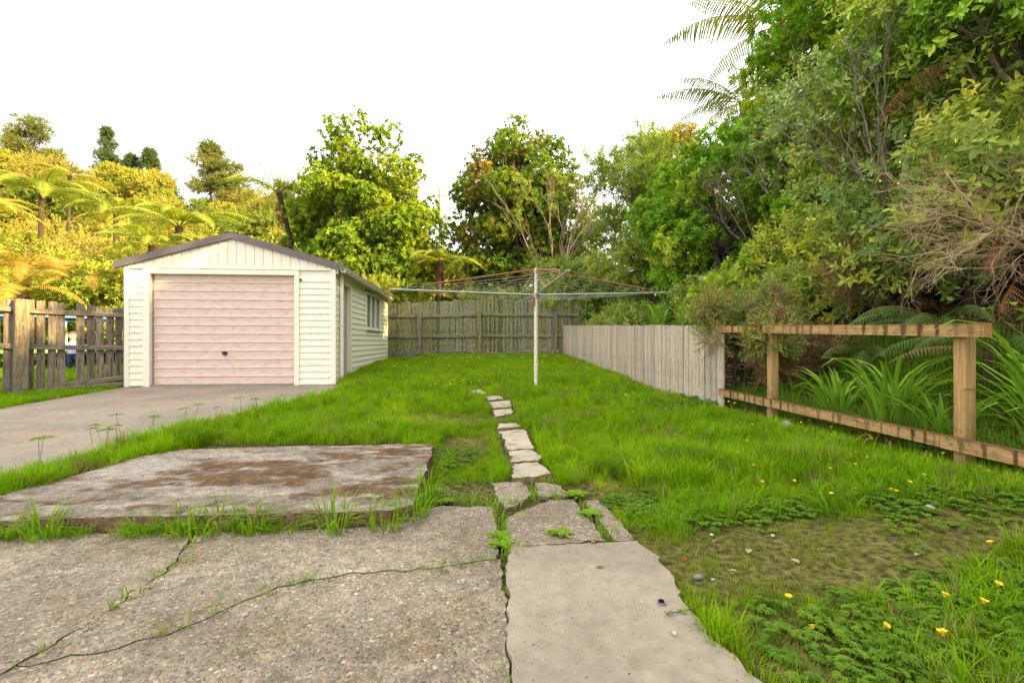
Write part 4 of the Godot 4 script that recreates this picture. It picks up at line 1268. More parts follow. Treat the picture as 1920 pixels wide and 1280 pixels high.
# ---------------------------------------------------------------- hillside behind, left
func bush_label(kind: String, u: float, d: float) -> String:
	var across := "at the left edge" if u < -1.0 else "above the left fence" if u < -0.82 else "above the garage's left half" if u < -0.58 else "above the garage's right half" if u < -0.38 else "behind the tall green tree" if u < -0.14 else "between the two tall trees"
	var up := "low on" if d < 32.0 else "halfway up" if d < 48.0 else "near the skyline of"
	return kind.replace("on the sunlit hillside", up + " the hillside, " + across)
func hillside() -> void:
	var warm := [Color(0.351, 0.351, 0.052), Color(0.281, 0.334, 0.059), Color(0.439, 0.369, 0.075), Color(0.229, 0.281, 0.052)]
	var gold := [Color(0.467, 0.369, 0.086), Color(0.400, 0.333, 0.086), Color(0.317, 0.316, 0.072)]
	var deep := [Color(0.185, 0.255, 0.046), Color(0.247, 0.294, 0.054), Color(0.144, 0.196, 0.039)]
	var s1 := sprig(101, 12, 0.28, 0.17, 0.075, 1.0)
	var s2 := sprig(102, 14, 0.35, 0.12, 0.05, 0.9)
	var protos := []
	var defs := [["rounded yellow-green bush on the sunlit hillside", warm, s1, 5], ["golden feathery bush on the sunlit hillside", gold, s2, 6], ["darker green bush on the sunlit hillside", deep, s1, 7]]
	rng.seed = 900
	var spots := []
	for k in 112:
		var d := 20.5 + 43.0 * pow((k % 28) / 27.0, 0.9) + rng.randf_range(-1.5, 1.5)
		var px := lerpf(-1.35, -0.02, (int(k / 28.0) + rng.randf()) / 4.0 * 0.99)
		spots.append([px * d, d, k % 3 if rng.randf() < 0.7 else rng.randi() % 3, rng.randf_range(0.75, 1.35)])
	for k in 3:
		var df: Array = defs[k]
		var cl := lumps(Vector3(0, 2.2, 0), Vector3(2.1, 1.7, 2.1), 20, 0.8, 85, 910 + k, -0.5, 0.6)
		protos.append(tree("hill_bush", df[0], Vector3.ZERO, cl, Vector3(0, 1.0, 0), 0.14, df[2], M.leaf, df[1], 0.8, 1.35, 920 + k * 10, "bushes on the hillside", M.bark, 0.35, 2, "bush"))
	var used := [false, false, false]
	for s in spots:
		var t := Transform3D(Basis(Vector3.UP, rng.randf() * TAU) * Basis.from_scale(Vector3(s[3], s[3] * rng.randf_range(0.85, 1.15), s[3])), P(s[0], s[1], -0.3))
		if not used[s[2]]:
			used[s[2]] = true
			protos[s[2]].transform = t
			protos[s[2]].set_meta("label", bush_label(defs[s[2]][0], s[0] / s[1], s[1]))
		else:
			copy(protos[s[2]], t, bush_label(defs[s[2]][0], s[0] / s[1], s[1]))
	# conifers on the skyline
	var needle := sprig(110, 16, 0.5, 0.22, 0.05, 0.7)
	var blue := [Color(0.118, 0.180, 0.072), Color(0.156, 0.203, 0.072), Color(0.094, 0.149, 0.064)]
	for c in [[-51.5, 61.0, 9.4, 3.2, "tall dark pointed conifer, tallest of the skyline spires"], [-45.3, 60.0, 7.6, 2.8, "smaller dark pointed conifer right of the tallest spire"], [-48.0, 60.5, 6.6, 2.6, "short dull conifer between the two pointed conifers"]]:
		var base := P(c[0], c[1], 0.6)
		var cl := []
		rng.seed = int(c[2] * 100)
		for k in 80:
			var u := pow(rng.randf(), 1.1)
			var a := rng.randf() * TAU
			var r: float = c[3] * (1.0 - u) * rng.randf_range(0.5, 1.0)
			cl.append([base + Vector3(cos(a) * r, 0.4 + u * (c[2] - 0.4), sin(a) * r), Vector3(0.6, 0.3, 0.6) * (1.25 - 0.7 * u), 34])
		tree("conifer", c[4], base, cl, Vector3(0, c[2] * 0.7, 0), 0.14, needle, M.leaf, blue, 0.7, 1.2, 940 + int(c[2]), "conifers on the skyline")
	var pinec := [Color(0.220, 0.254, 0.072), Color(0.287, 0.287, 0.079), Color(0.169, 0.212, 0.064)]
	for c in [[-37.8, 60.0, 10.0, 3.6, 46, "broad open-crowned pine on the skyline"], [-34.6, 59.0, 8.4, 2.2, 26, "narrower pine right of the broad skyline pine"], [-62.5, 62.0, 11.0, 4.6, 60, "wide dark pine at the left edge of the skyline"], [-29.5, 62.0, 6.6, 1.4, 16, "small slender pine low on the skyline beside the tall green tree"]]:
		var base := P(c[0], c[1], 0.3 if c[0] > -50.0 else -1.6)
		var cl := []
		rng.seed = int(c[3] * 1000)
		for k in int(c[4]):
			var u := rng.randf_range(0.25, 1.0)
			var a := rng.randf() * TAU
			var r: float = c[3] * (1.15 - u * 0.85) * sqrt(rng.randf())
			cl.append([base + Vector3(cos(a) * r, u * c[2], sin(a) * r), Vector3(0.95, 0.32, 0.95), 75])
		tree("pine_tree", c[5], base, cl, Vector3(0, c[2] * 0.5, 0), 0.2, needle, M.leaf, pinec, 0.7, 1.25, 960 + int(c[2]), "pines on the skyline")
	# tree ferns, nearer
	var gold_f := Color(0.36, 0.33, 0.055); var lime_f := Color(0.27, 0.34, 0.05); var rust_f := Color(0.42, 0.30, 0.06)
	var lime := []; var golden := []; var orange := []; var brownf := []
	for k in 4:
		lime.append(frond(1200 + k, 2.5, 0.46, 0.6, -0.75 - 0.12 * k, 36, false, lime_f))
		golden.append(frond(1210 + k, 2.5, 0.46, 0.55, -0.75 - 0.15 * k, 36, false, gold_f))
		orange.append(frond(1220 + k, 2.1, 0.42, 0.45, -0.75 - 0.1 * k, 34, false, rust_f))
		brownf.append(frond(1230 + k, 1.8, 0.28, -0.6, -1.4, 24, false, Color(0.16, 0.085, 0.04), 0.2))
	var g := "tree ferns on the slope left"
	var list := [
		[-0.985, 21.0, 360, lime, 16, 1.15, "lime tree fern with broad drooping fronds above the left fence"],
		[-0.80, 30.0, 415, golden, 15, 1.2, "golden tree fern standing mid slope behind the garage"],
		[-0.925, 34.0, 330, golden, 13, 1.1, "tall thin tree fern high on the left slope"],
		[-0.70, 17.5, 425, lime, 15, 1.05, "lime tree fern behind the left half of the garage roof"],
		[-0.755, 13.2, 462, lime, 14, 0.6, "small bright tree fern just behind the garage eave"],
		[-0.83, 23.0, 400, lime, 14, 1.0, "dark-hearted tree fern in the middle of the left slope"],
		[-1.02, 13.5, 500, orange, 15, 0.9, "orange-tinged tree fern at the left edge above the fence"],
		[-0.90, 14.0, 520, orange, 13, 0.8, "orange-tinged tree fern between the left fence and garage"],
		[-1.04, 12.5, 545, golden, 13, 0.75, "low golden tree fern just over the left paling fence"],
		[-0.435, 19.5, 365, lime, 13, 0.95, "leaning tree fern with brown trunk left of the tall green tree"],
		[-0.155, 19.0, 490, lime, 14, 0.75, "shaded tree fern with dark trunk between the two tall trees"],
		[-1.15, 17.0, 390, golden, 14, 1.0, "golden tree fern partly cut by the left picture edge"],
	]
	for k in list.size():
		var l: Array = list[k]
		var x: float = l[0] * l[1]
		var base := P(x, l[1])
		var top: float = 1.05 + (640.0 - l[2]) / 900.0 * l[1]
		fern_tree("tree_fern", l[6], base, maxf(0.5, top - base.y), 0.11, l[3], l[4], 1300 + k, g, l[5], Vector3(-0.9, 0, 0.2) if k == 9 else Vector3(0.1, 0, 0), brownf if k in [9, 10] else [], k * 0.7)
	# shrubs low behind the fence and garage
	var s3 := sprig(103, 12, 0.2, 0.11, 0.05, 1.0)
	var mixed := [Color(0.218, 0.312, 0.051), Color(0.328, 0.395, 0.059), Color(0.437, 0.437, 0.068)]
	for q in [[-0.93, 15.5, 3.2, 1.6, "leafy green shrub behind the left paling fence"], [-1.0, 18.5, 4.2, 1.8, "tall yellow-green shrub under the broad lime tree fern"], [-0.88, 19.0, 4.0, 1.8, "tall yellow-green shrub left of the garage roof"], [-0.77, 19.5, 4.2, 1.7, "tall yellow-green shrub behind the left eave of the garage"], [-0.84, 14.2, 2.5, 1.3, "dense yellow-green shrub beside the garage's left wall"], [-1.10, 15.0, 2.6, 1.6, "leafy green shrub at the left edge behind the fence"], [-0.62, 21.0, 3.8, 2.0, "tall shrub behind the garage roof ridge"], [-0.52, 24.0, 4.5, 2.2, "golden-green shrub right of the garage ridge"], [-0.23, 18.0, 2.9, 1.7, "sunlit yellow-green shrub behind the back fence"], [-0.02, 18.6, 2.6, 1.7, "pale yellow shrub behind the clothesline"], [-0.14, 27.0, 8.4, 2.6, "distant yellow-green shrub between the two tall trees"], [0.17, 25.0, 8.6, 2.3, "distant shrub behind the dead-branched tree"], [0.195, 21.5, 6.4, 1.7, "tall shrub filling the gap left of the olive-green tree"], [-0.155, 22.5, 5.8, 1.4, "shrub filling the gap right of the tall bright green tree"]]:
		var base := P(q[0] * q[1], q[1])
		var cl := lumps(base + Vector3(0, q[2] * 0.55, 0), Vector3(q[3], q[2] * 0.5, q[3]), 16, 0.6, 85, int(q[1] * 77), -0.8, 0.5)
		tree("shrub", q[4], base, cl, Vector3(0, 0.7, 0), 0.07, s3, M.leaf, mixed, 0.8, 1.3, int(q[1] * 55), "shrubs behind the fences", M.bark, 0.3, 3, "shrub")

# ---------------------------------------------------------------- the two tall trees behind the back fence
func middle_trees() -> void:
	var s1 := sprig(201, 14, 0.2, 0.155, 0.058, 1.15, false, 0.45, 0.4)
	var g1 := [Color(0.280, 0.389, 0.037), Color(0.206, 0.324, 0.037), Color(0.373, 0.438, 0.045), Color(0.159, 0.251, 0.033)]
	var d := 20.0
	var base := P(-6.0, d)
	var cl := lumps(Vector3(-6.1, 5.6, -d), Vector3(2.75, 3.0, 2.6), 84, 0.6, 120, 2001, -0.75, 0.45)
	# separate leaders along the ragged top, and a right-hand lobe
	for q in [[-7.3, 9.5], [-6.4, 9.7], [-5.7, 9.3], [-4.9, 9.2], [-8.1, 8.5], [-4.2, 8.4], [-6.9, 8.9], [-8.7, 6.9], [-3.5, 6.4], [-3.2, 5.7], [-2.9, 5.0], [-8.9, 5.7]]:
		cl.append([Vector3(q[0], q[1], -d + rng.randf_range(-0.8, 0.8)), Vector3(0.38, 0.55, 0.38), 55])
	tree("broadleaf_tree", "tall bright green broadleaf tree behind the garage's right end", base, cl, Vector3(0.1, 2.6, 0), 0.2, s1, M.leaf, g1, 0.75, 1.2, 2010, "", M.pale_bark, 0.1, 3)
	# red-tinged one
	var g2 := [Color(0.2, 0.32, 0.04), Color(0.25, 0.34, 0.045), Color(0.14, 0.25, 0.03), Color(0.18, 0.3, 0.03), Color(0.22, 0.31, 0.04), Color(0.34, 0.22, 0.07), Color(0.27, 0.3, 0.05)]
	d = 21.5
	base = P(0.2, d)
	cl = lumps(Vector3(0.2, 6.6, -d), Vector3(2.7, 3.5, 2.4), 96, 0.6, 110, 2030, -0.9, 0.35)
	for q in [[0.2, 10.5], [1.2, 10.2], [1.9, 9.6], [-0.7, 9.9], [-1.6, 9.2], [2.5, 8.7], [-2.1, 8.0], [-2.5, 6.3], [2.7, 7.3]]:
		cl.append([Vector3(q[0], q[1], -d + rng.randf_range(-0.6, 0.6)), Vector3(0.4, 0.4, 0.4), 50])
	tree("maple_tree", "tall rounded tree with green and reddish leaves behind the clothesline", base, cl, Vector3(0, 3.0, 0), 0.2, s1, M.leaf, g2, 0.7, 1.1, 2040, "", M.bark, 0.15, 2)
	# dead grey tree in front of it
	rng.seed = 2060
	var b := MB.new()
	var top := Vector3(0, 2.2, 0)
	b.tube(curve(Vector3(0, -0.3, 0), top, 0.05, 5), taper(0.09, 0.06, 5), 7, Color.WHITE)
	for k in 7:
		var a := rng.randf() * TAU
		twigs(b, top + Vector3(0, rng.randf_range(-0.7, 0.3), 0), Vector3(cos(a) * 0.42, 1.0, sin(a) * 0.3).normalized(), rng.randf_range(1.4, 2.1), 0.04, 5, 0.20, Color.WHITE, 0.25)
	solo("dead_tree", b.mesh(), M.pale_bark, "bare pale-twigged dead tree in front of the reddish tree", "tree", Transform3D(Basis(), P(1.6, 18.9)))
	# pole far behind, between the two
	b = MB.new()
	b.tube(PackedVector3Array([Vector3(0, -1, 0), Vector3(0, 9.6, 0)]), PackedFloat32Array([0.14, 0.11]), 8, Color(0.35, 0.30, 0.26))
	b.box(Transform3D(Basis(), Vector3(0, 9.1, 0)), Vector3(1.2, 0.1, 0.1), Color(0.3, 0.26, 0.22))
	solo("utility_pole", b.mesh(), M.tint, "distant grey utility pole between the two tall trees", "pole", Transform3D(Basis(), P(-5.4, 36.0)))

# ---------------------------------------------------------------- bush on the right-hand bank
func bank_trees() -> void:
	var small := sprig(301, 14, 0.20, 0.09, 0.038, 1.2, false, 0.2)
	var whorl := sprig(302, 12, 0.14, 0.125, 0.05, 1.3, false, 0.2, 0.5)
	var fine := sprig(303, 12, 0.2, 0.085, 0.038, 1.2, true, 0.2)
	var big := sprig(304, 9, 0.24, 0.085, 0.046, 1.2, true, 0.2)
	var olive := [Color(0.296, 0.414, 0.094), Color(0.409, 0.517, 0.103), Color(0.569, 0.580, 0.124), Color(0.227, 0.331, 0.083)]
	var yellow := [Color(0.400, 0.346, 0.069), Color(0.309, 0.291, 0.062), Color(0.237, 0.255, 0.054)]
	var fresh := [Color(0.237, 0.454, 0.038), Color(0.345, 0.575, 0.046), Color(0.181, 0.355, 0.030), Color(0.508, 0.580, 0.060)]
	var bluish := [Color(0.308, 0.437, 0.146), Color(0.407, 0.515, 0.123), Color(0.517, 0.580, 0.101), Color(0.222, 0.336, 0.112), Color(0.580, 0.580, 0.078)]
	var g := "trees on the right bank"
	var at := P(4.3, 15.2)
	tree("bank_tree", "olive-green small-leaved tree right of the clothesline", at, lumps(Vector3(4.0, 4.7, -15.2), Vector3(1.7, 2.9, 1.7), 40, 0.55, 100, 3001, -0.9, 0.45), Vector3(0, 1.6, 0), 0.13, small, M.leaf, olive, 0.8, 1.3, 3010, g, M.bark, 0.3, 2)
	at = P(6.6, 19.0)
	tree("bank_tree", "yellow-lit tall tree behind the olive-green tree", at, lumps(Vector3(6.5, 7.0, -19), Vector3(1.6, 2.6, 1.6), 26, 0.6, 110, 3020, -0.9, 0.4), Vector3(0, 3.0, 0), 0.15, small, M.leaf, yellow, 1.0, 1.5, 3030, g)
	at = P(3.2, 16.9)
	tree("bank_shrub", "dark dense bush spilling over the corner of the back fence", at, lumps(Vector3(3.0, 2.45, -16.7), Vector3(1.75, 1.6, 0.9), 34, 0.5, 120, 3040, -0.95, 0.4), Vector3(0, 0.8, 0), 0.08, small, M.leaf, olive, 0.8, 1.25, 3050, "", M.bark, 0.2, 3, "bush")
	at = P(1.7, 17.6)
	tree("bank_shrub", "dark bush behind the back fence right of the clothesline post", at, lumps(Vector3(1.6, 2.6, -17.6), Vector3(1.2, 1.3, 0.8), 20, 0.5, 110, 3045, -0.95, 0.4), Vector3(0, 0.8, 0), 0.08, small, M.leaf, olive, 0.8, 1.25, 3055, "", M.bark, 0.2, 3, "bush")
	at = P(5.0, 11.4)
	tree("bank_tree", "bright green leafy tree leaning over the low board fence", at, lumps(Vector3(4.75, 3.9, -11.2), Vector3(1.55, 2.25, 1.5), 44, 0.5, 95, 3060, -0.9, 0.5), Vector3(0, 0.9, 0), 0.11, whorl, M.leaf, fresh, 0.8, 1.25, 3070, g, M.pale_bark, 0.45, 2)
	at = P(6.4, 9.4)
	tree("bank_tree", "tall fresh green tree reaching the top of the picture", at, lumps(Vector3(6.2, 5.5, -9.2), Vector3(1.55, 2.9, 1.5), 58, 0.5, 95, 3080, -0.9, 0.5), Vector3(0, 1.6, 0), 0.12, whorl, M.leaf, fresh, 0.7, 1.15, 3090, g, M.pale_bark, 0.4, 2)
	at = P(5.15, 6.4)
	tree("bank_tree", "blue-green broad-leaved sapling with bare tan stems on the bank", at, lumps(Vector3(5.0, 3.75, -6.5), Vector3(1.25, 1.5, 1.1), 34, 0.42, 50, 3100, -0.8, 0.35), Vector3(-0.1, 0.9, 0), 0.055, big, M.gloss, bluish, 0.8, 1.3, 3110, g, M.pale_bark, 0.35, 2)
	at = P(5.75, 5.4)
	tree("bank_tree", "thick-stemmed leafy tree at the right edge of the picture", at, lumps(Vector3(5.4, 5.0, -5.3), Vector3(1.3, 1.7, 1.1), 34, 0.42, 62, 3120, -0.6, 0.35), Vector3(-0.1, 1.9, 0.1), 0.12, big, M.gloss, fresh, 0.8, 1.25, 3130, g, M.pale_bark, 0.35, 1)
	at = P(7.6, 7.4)
	tree("bank_tree", "dense green tree behind the broad-leaved sapling", at, lumps(Vector3(7.3, 5.6, -7.4), Vector3(1.6, 2.6, 1.5), 44, 0.55, 90, 3140, -0.9, 0.4), Vector3(0, 1.5, 0), 0.12, whorl, M.leaf, fresh, 0.8, 1.25, 3150, g)
	# understorey
	var s := "shrubs under the bank trees"
	for q in [[4.15, 8.6, 1.75, 1.05, 0.95, fresh, whorl, "bright green whorled shrub above the low board fence"], [3.3, 11.5, 1.2, 0.9, 0.7, olive, small, "dark shrub behind the middle of the low board fence"], [4.6, 7.2, 2.05, 0.9, 0.9, bluish, fine, "bluish-leaved shrub above the brown gorse"], [4.5, 5.7, 2.2, 0.9, 0.75, bluish, fine, "blue-green shrub behind the rail fence ferns"], [3.0, 13.6, 1.3, 0.9, 0.8, olive, small, "dark shrub at the far end of the low board fence"], [5.6, 8.0, 2.9, 1.1, 1.2, fresh, whorl, "leafy green shrub in the hollow of the bank"], [4.9, 4.3, 2.5, 0.8, 0.7, olive, fine, "shaded shrub behind the dead brushwood"], [4.1, 9.9, 1.5, 0.9, 0.8, olive, small, "shaded shrub low behind the bright green tree"], [6.2, 4.2, 3.4, 1.0, 1.1, fresh, fine, "leafy shrub high on the bank at the right edge"]]:
		at = P(q[0], q[1])
		tree("bank_shrub", q[7], at, lumps(Vector3(q[0], q[2], -q[1]), Vector3(q[3], q[4], q[3]), 24, 0.36, 62, int(q[1] * 131), -0.9, 0.4), Vector3(0, 0.3, 0), 0.035, q[6], M.leaf, q[5], 0.75, 1.2, int(q[1] * 171), s, M.bark, 0.35, 3, "shrub")
	# trees farther up the bank and behind the camera's right: they keep the yard in shade
	var shade := [[9.6, 4.7, 8.9, 2.7, "leafy tree on top of the right bank"], [9.4, -0.2, 7.8, 2.6, "leafy tree on top of the right bank"], [8.4, -4.0, 6.2, 2.8, "leafy tree on top of the right bank"], [7.4, -1.6, 5.0, 2.0, "leafy tree on top of the right bank"], [10.2, 9.0, 6.2, 2.6, "leafy tree on top of the right bank"], [8.8, 13.0, 5.8, 2.2, "leafy tree on top of the right bank"], [9.2, -8.5, 5.8, 3.0, "leafy tree on top of the right bank"]]
	for q in shade:
		at = P(q[0], q[1])
		tree("bank_tree", q[4], at, lumps(Vector3(q[0], q[2], -q[1]), Vector3(q[3], 2.5, q[3]), 56, 0.75, 85, int(q[1] * 311 + 9000), -0.9, 0.3), Vector3(0, 1.5, 0), 0.16, small, M.leaf, fresh, 1.4, 2.2, int(q[1] * 411 + 9000), "trees on top of the right bank")
	# bare twigs standing out of the green
	rng.seed = 3300
	for q in [[4.55, 9.6, 3.1, 1.0, "fan of bare grey twigs in front of the bright green tree"], [5.0, 8.7, 3.3, 0.9, "second fan of bare twigs nearer the tall fresh green tree"]]:
		var b := MB.new()
		for k in 3:
			twigs(b, Vector3(0.15 * k, 0, 0), Vector3(-0.75 + 0.2 * k, 0.8, 0.1).normalized(), 0.55, 0.018, 5, 0.26, Color.WHITE, 0.35)
		solo("bare_branch", b.mesh(), M.pale_bark, q[4], "branch", Transform3D(Basis(), Vector3(q[0], q[2], -q[1])), "bare branches on the bank")
	for q in [[4.75, 5.85, 1.2, Vector3(-0.20, 1.0, 0.05), 1.0, 0.035, "slender leaning tan stem in the middle of the bank"], [5.55, 5.0, 2.2, Vector3(-0.05, 1.0, 0), 1.3, 0.06, "thick pale trunk at the upper right"], [4.95, 6.2, 1.9, Vector3(-0.45, 1.0, 0.1), 1.0, 0.026, "thin tan stem crossing the sapling's leaves"]]:
		var b := MB.new()
		twigs(b, Vector3.ZERO, (q[3] as Vector3).normalized(), q[4], q[5], 5, 0.30, Color.WHITE, 0.3)
		solo("bare_branch", b.mesh(), M.pale_bark, q[6], "branch", Transform3D(Basis(), Vector3(q[0], q[2], -q[1])), "bare branches on the bank")

func bank_plants() -> void:
	# dead brushwood at the right edge
	rng.seed = 3500
	var b := MB.new()
	for k in 27:
		var a := rng.randf_range(-0.5, 0.8)
		twigs(b, Vector3(rng.randf_range(-0.1, 0.5), rng.randf_range(-0.3, 0.4), rng.randf_range(-0.3, 0.3)), Vector3(-1.0 + rng.randf_range(-0.3, 0.7), a, rng.randf_range(-0.2, 0.6)).normalized(), rng.randf_range(0.24, 0.4), 0.010, 5, 0.42, Color(1, 1, 1) * rng.randf_range(0.8, 1.25), -0.05)
	for k in 3:
		b.tube(curve(Vector3(0.6, -0.45 + 0.1 * k, 0.1 * k), Vector3(-0.35 - 0.15 * k, 0.15 + 0.2 * k, 0.2), 0.16, 6), taper(0.017, 0.005, 6), 6, Color(1.2, 1.2, 1.2))
	var dead := vmat(0.95, 0.0, 0.2)
	dead.albedo_color = lin(0.62, 0.43, 0.27)
	solo("dead_brushwood", b.mesh(), dead, "tangle of dead tan branches at the right edge above the rail fence", "branches", Transform3D(Basis(), Vector3(4.35, 1.95, -4.3)))
	# gorse hanging over the end of the board fence
	var spiny := sprig(351, 26, 0.16, 0.036, 0.010, 0.85, false, 0.0)
	var gc := [Color(0.238, 0.307, 0.065), Color(0.310, 0.353, 0.078), Color(0.203, 0.239, 0.057), Color(0.374, 0.263, 0.086)]
	var c := P(3.15, 6.5)
	var cl := lumps(Vector3(3.08, 1.40, -6.35), Vector3(0.52, 0.30, 0.42), 20, 0.17, 110, 3510, -1.0, 0.3)
	cl.append_array(lumps(Vector3(2.86, 1.14, -5.35), Vector3(0.16, 0.28, 0.2), 9, 0.12, 90, 3512, -1.0, 0.2))
	cl.append([Vector3(2.60, 1.12, -6.2), Vector3(0.12, 0.18, 0.12), 70])
	var gt := tree("gorse_bush", "brownish green gorse bush drooping over the end of the low board fence", c, cl, Vector3(0, 0.9, 0), 0.03, spiny, M.soft, gc, 0.8, 1.3, 3520, "", M.bark, 0.3, 3, "bush")
	var husk := MB.new()
	rng.seed = 5
	for k in 5:
		leaf(husk, Vector3.ZERO, Vector3(rng.randf() - 0.5, rng.randf() + 0.2, rng.randf() - 0.5).normalized(), Vector3.RIGHT, 0.016, 0.011, Color.WHITE)
	var hc := []
	for k in 16:
		var q: Array = cl[rng.randi() % cl.size()]
		hc.append([(q[0] as Vector3) - c + Vector3(0, 0.08, 0.12), Vector3(0.10, 0.09, 0.10), 110])
	crown(gt, "seed_heads", husk.mesh(), M.soft, hc, [Color(0.36, 0.24, 0.13), Color(0.27, 0.16, 0.085), Color(0.44, 0.31, 0.16)], 0.8, 1.5, 0.2, 3530)
	# brown dried scrub under the rail and on the bank
	var dry := sprig(352, 22, 0.2, 0.05, 0.006, 0.9, false, 0.0)
	for q in [[3.45, 5.6, 0.85, 0.42, 0.28, "dry brown scrub under the top rail beside the gorse"], [4.35, 5.6, 1.95, 0.4, 0.25, "dry brown scrub above the fern fronds"]]:
		var at := P(q[0], q[1])
		tree("dry_scrub", q[5], at, lumps(Vector3(q[0], q[2], -q[1]), Vector3(q[3], q[4], q[3]), 12, 0.2, 90, int(q[2] * 900), -1.0, 0.2), Vector3(0, 0.2, 0), 0.012, dry, M.soft, [Color(0.24, 0.125, 0.055), Color(0.30, 0.17, 0.08), Color(0.18, 0.10, 0.05)], 0.8, 1.3, int(q[2] * 950), "dry scrub on the bank", M.bark, 0.2, 2, "scrub")
	# ferns behind the rails
	var fg := Color(0.14, 0.22, 0.06)
	var fronds := []
	for k in 4:
		fronds.append(frond(3600 + k, 1.25, 0.24, 0.6, -0.75 - 0.12 * k, 30, true, fg * (0.9 + 0.08 * k), 0.0, 0.35))
	var brownish := [frond(3610, 0.8, 0.16, 0.5, -0.8, 26, true, Color(0.26, 0.20, 0.075)), frond(3611, 0.9, 0.2, 0.2, -1.2, 24, true, Color(0.33, 0.15, 0.06), 0.05, 0.9), frond(3612, 1.0, 0.2, -0.1, -1.3, 26, true, Color(0.24, 0.115, 0.05), 0.1, 0.9)]
	var fg2 := "ferns on the right bank"
	for q in [[4.2, 4.7, 1.2, 7, 0.8, "large green fern arching behind the top rail"], [4.0, 5.4, 0.85, 6, 0.7, "green fern under the middle of the top rail"], [3.95, 3.95, 1.0, 5, 0.65, "shaded fern left of the near rail post"], [4.7, 4.9, 1.75, 7, 0.9, "dark fern above the rail below the dead brushwood"], [3.5, 5.0, 0.35, 5, 0.65, "light green fern between the two rail posts"], [4.9, 6.0, 1.55, 6, 0.8, "fern behind the dry brown scrub"]]:
		var t := thing("fern", q[5], "fern", Vector3(q[0], q[2], -q[1]), 0.0, fg2)
		rng.seed = int(q[1] * 1000)
		for k in int(q[3]):
			var yaw: float = -PI * 0.5 + lerpf(-1.5, 1.5, (k + 0.5) / q[3]) + rng.randf_range(-0.15, 0.15)
			part("frond", fronds[rng.randi() % 4], M.leaf, t, Transform3D(Basis.from_euler(Vector3(rng.randf_range(-0.15, 0.25), yaw, 0)) * Basis.from_scale(Vector3.ONE * q[4] * rng.randf_range(0.8, 1.1))))
		if q[1] < 4.7: part("frond", brownish[0], M.leaf, t, Transform3D(Basis.from_euler(Vector3(0, -1.9, 0)), Vector3(-0.1, -0.1, 0.2)))
		var rb := MB.new()
		rb.tube(PackedVector3Array([Vector3(0, -0.9, 0), Vector3(0, -0.3, 0), Vector3(0, 0.03, 0)]), PackedFloat32Array([0.08, 0.06, 0.05]), 8, Color.WHITE)
		part("rootstock", rb.mesh(), M.fern_trunk, t)
	for q in [[4.55, 5.6, 2.35, -1.3, 1.0, 1, "russet dead fern frond hanging across the bank"], [4.7, 5.0, 4.05, -2.2, 1.0, 2, "russet dead frond hanging at the upper right"], [5.3, 5.2, 2.9, -1.4, 0.9, 1, "russet dead frond behind the brushwood"], [4.6, 4.2, 1.7, -1.2, 0.8, 2, "brown dead frond below the brushwood"], [4.75, 4.6, 2.75, -1.7, 0.9, 2, "russet dead frond beside the thick pale trunk"], [4.5, 4.4, 1.95, -0.9, 0.8, 1, "russet dead frond above the near rail post"], [4.9, 5.3, 3.3, -1.1, 0.9, 2, "russet dead frond high behind the brushwood"]]:
		solo("dead_frond", brownish[q[5]], M.soft, q[6], "frond", Transform3D(Basis.from_euler(Vector3(0.1, q[3], 0)) * Basis.from_scale(Vector3.ONE * q[4]), Vector3(q[0], q[2], -q[1])), "dead fern fronds on the bank")
	# big tree fern behind, fronds against the sky
	var skyf := []
	for k in 3:
		skyf.append(frond(3650 + k, 2.2, 0.46, 0.45, -0.6 - 0.15 * k, 32, false, Color(0.17, 0.21, 0.06), 0.0, 0.7))
	fern_tree("tree_fern", "tree fern whose fronds stand against the sky at the upper right", P(6.35, 11.4), 8.55 - gy(6.35, 11.4), 0.12, skyf, 11, 3660, "", 1.2, Vector3.ZERO, [brownish[1]], 0.3)
	fern_tree("tree_fern", "lower tree fern with dark fronds showing above the bright green tree", P(6.0, 12.4), 7.2 - gy(6.0, 12.4), 0.12, skyf, 10, 3670, "", 1.0, Vector3.ZERO, [], 0.1)
	fern_tree("tree_fern", "tree fern trunk clothed in russet dead fronds at the right edge", P(5.25, 4.9), 1.7, 0.11, fronds, 6, 3680, "", 0.95, Vector3.ZERO, [brownish[2], brownish[1]], 0.2)
	# strap-leaved clumps
	var leaves := []
	for k in 8:
		leaves.append(strap(3700 + k, 0.70 + 0.06 * k, 0.030, 1.5, 0.7 - 0.23 * k, Color(0.22, 0.38, 0.04) * (0.85 + 0.05 * k)))
	var old := strap(3720, 0.6, 0.02, 1.2, -0.8, Color(0.30, 0.24, 0.06))
	var rest := strap(3721, 0.5, 0.018, 1.0, -1.1, Color(0.34, 0.20, 0.09))
	var sg := "strap-leaved clumps behind the fences"
	for q in [[3.14, 3.95, 60, 1.1, "large strap-leaved clump between the two rail posts"], [3.06, 4.5, 44, 0.9, "strap-leaved clump left of the large one, between the posts"], [3.16, 3.5, 40, 0.8, "strap-leaved clump just left of the near rail post"], [3.2, 5.6, 34, 0.9, "shaded strap-leaved clump beside the end of the board fence"], [3.40, 2.95, 60, 1.2, "arching strap-leaved clump right of the near rail post"], [3.65, 3.25, 60, 1.3, "tall strap-leaved clump at the right edge behind the rail"], [3.5, 2.6, 46, 1.15, "strap-leaved clump cut by the right edge of the picture"], [2.75, 9.0, 30, 1.0, "strap-leaved clump showing over the low board fence"], [3.0, 8.2, 24, 0.9, "small strap-leaved clump over the board fence beside the gorse"], [3.35, 5.0, 26, 0.7, "small strap-leaved clump behind the far rail post"]]:
		var p := P(q[0], q[1], -0.03)
		if q[1] > 7.0: p.y = 1.0
		var t := thing("strap_plant", q[4], "plant", p, 0.0, sg)
		rng.seed = int(q[0] * 1000 + q[1])
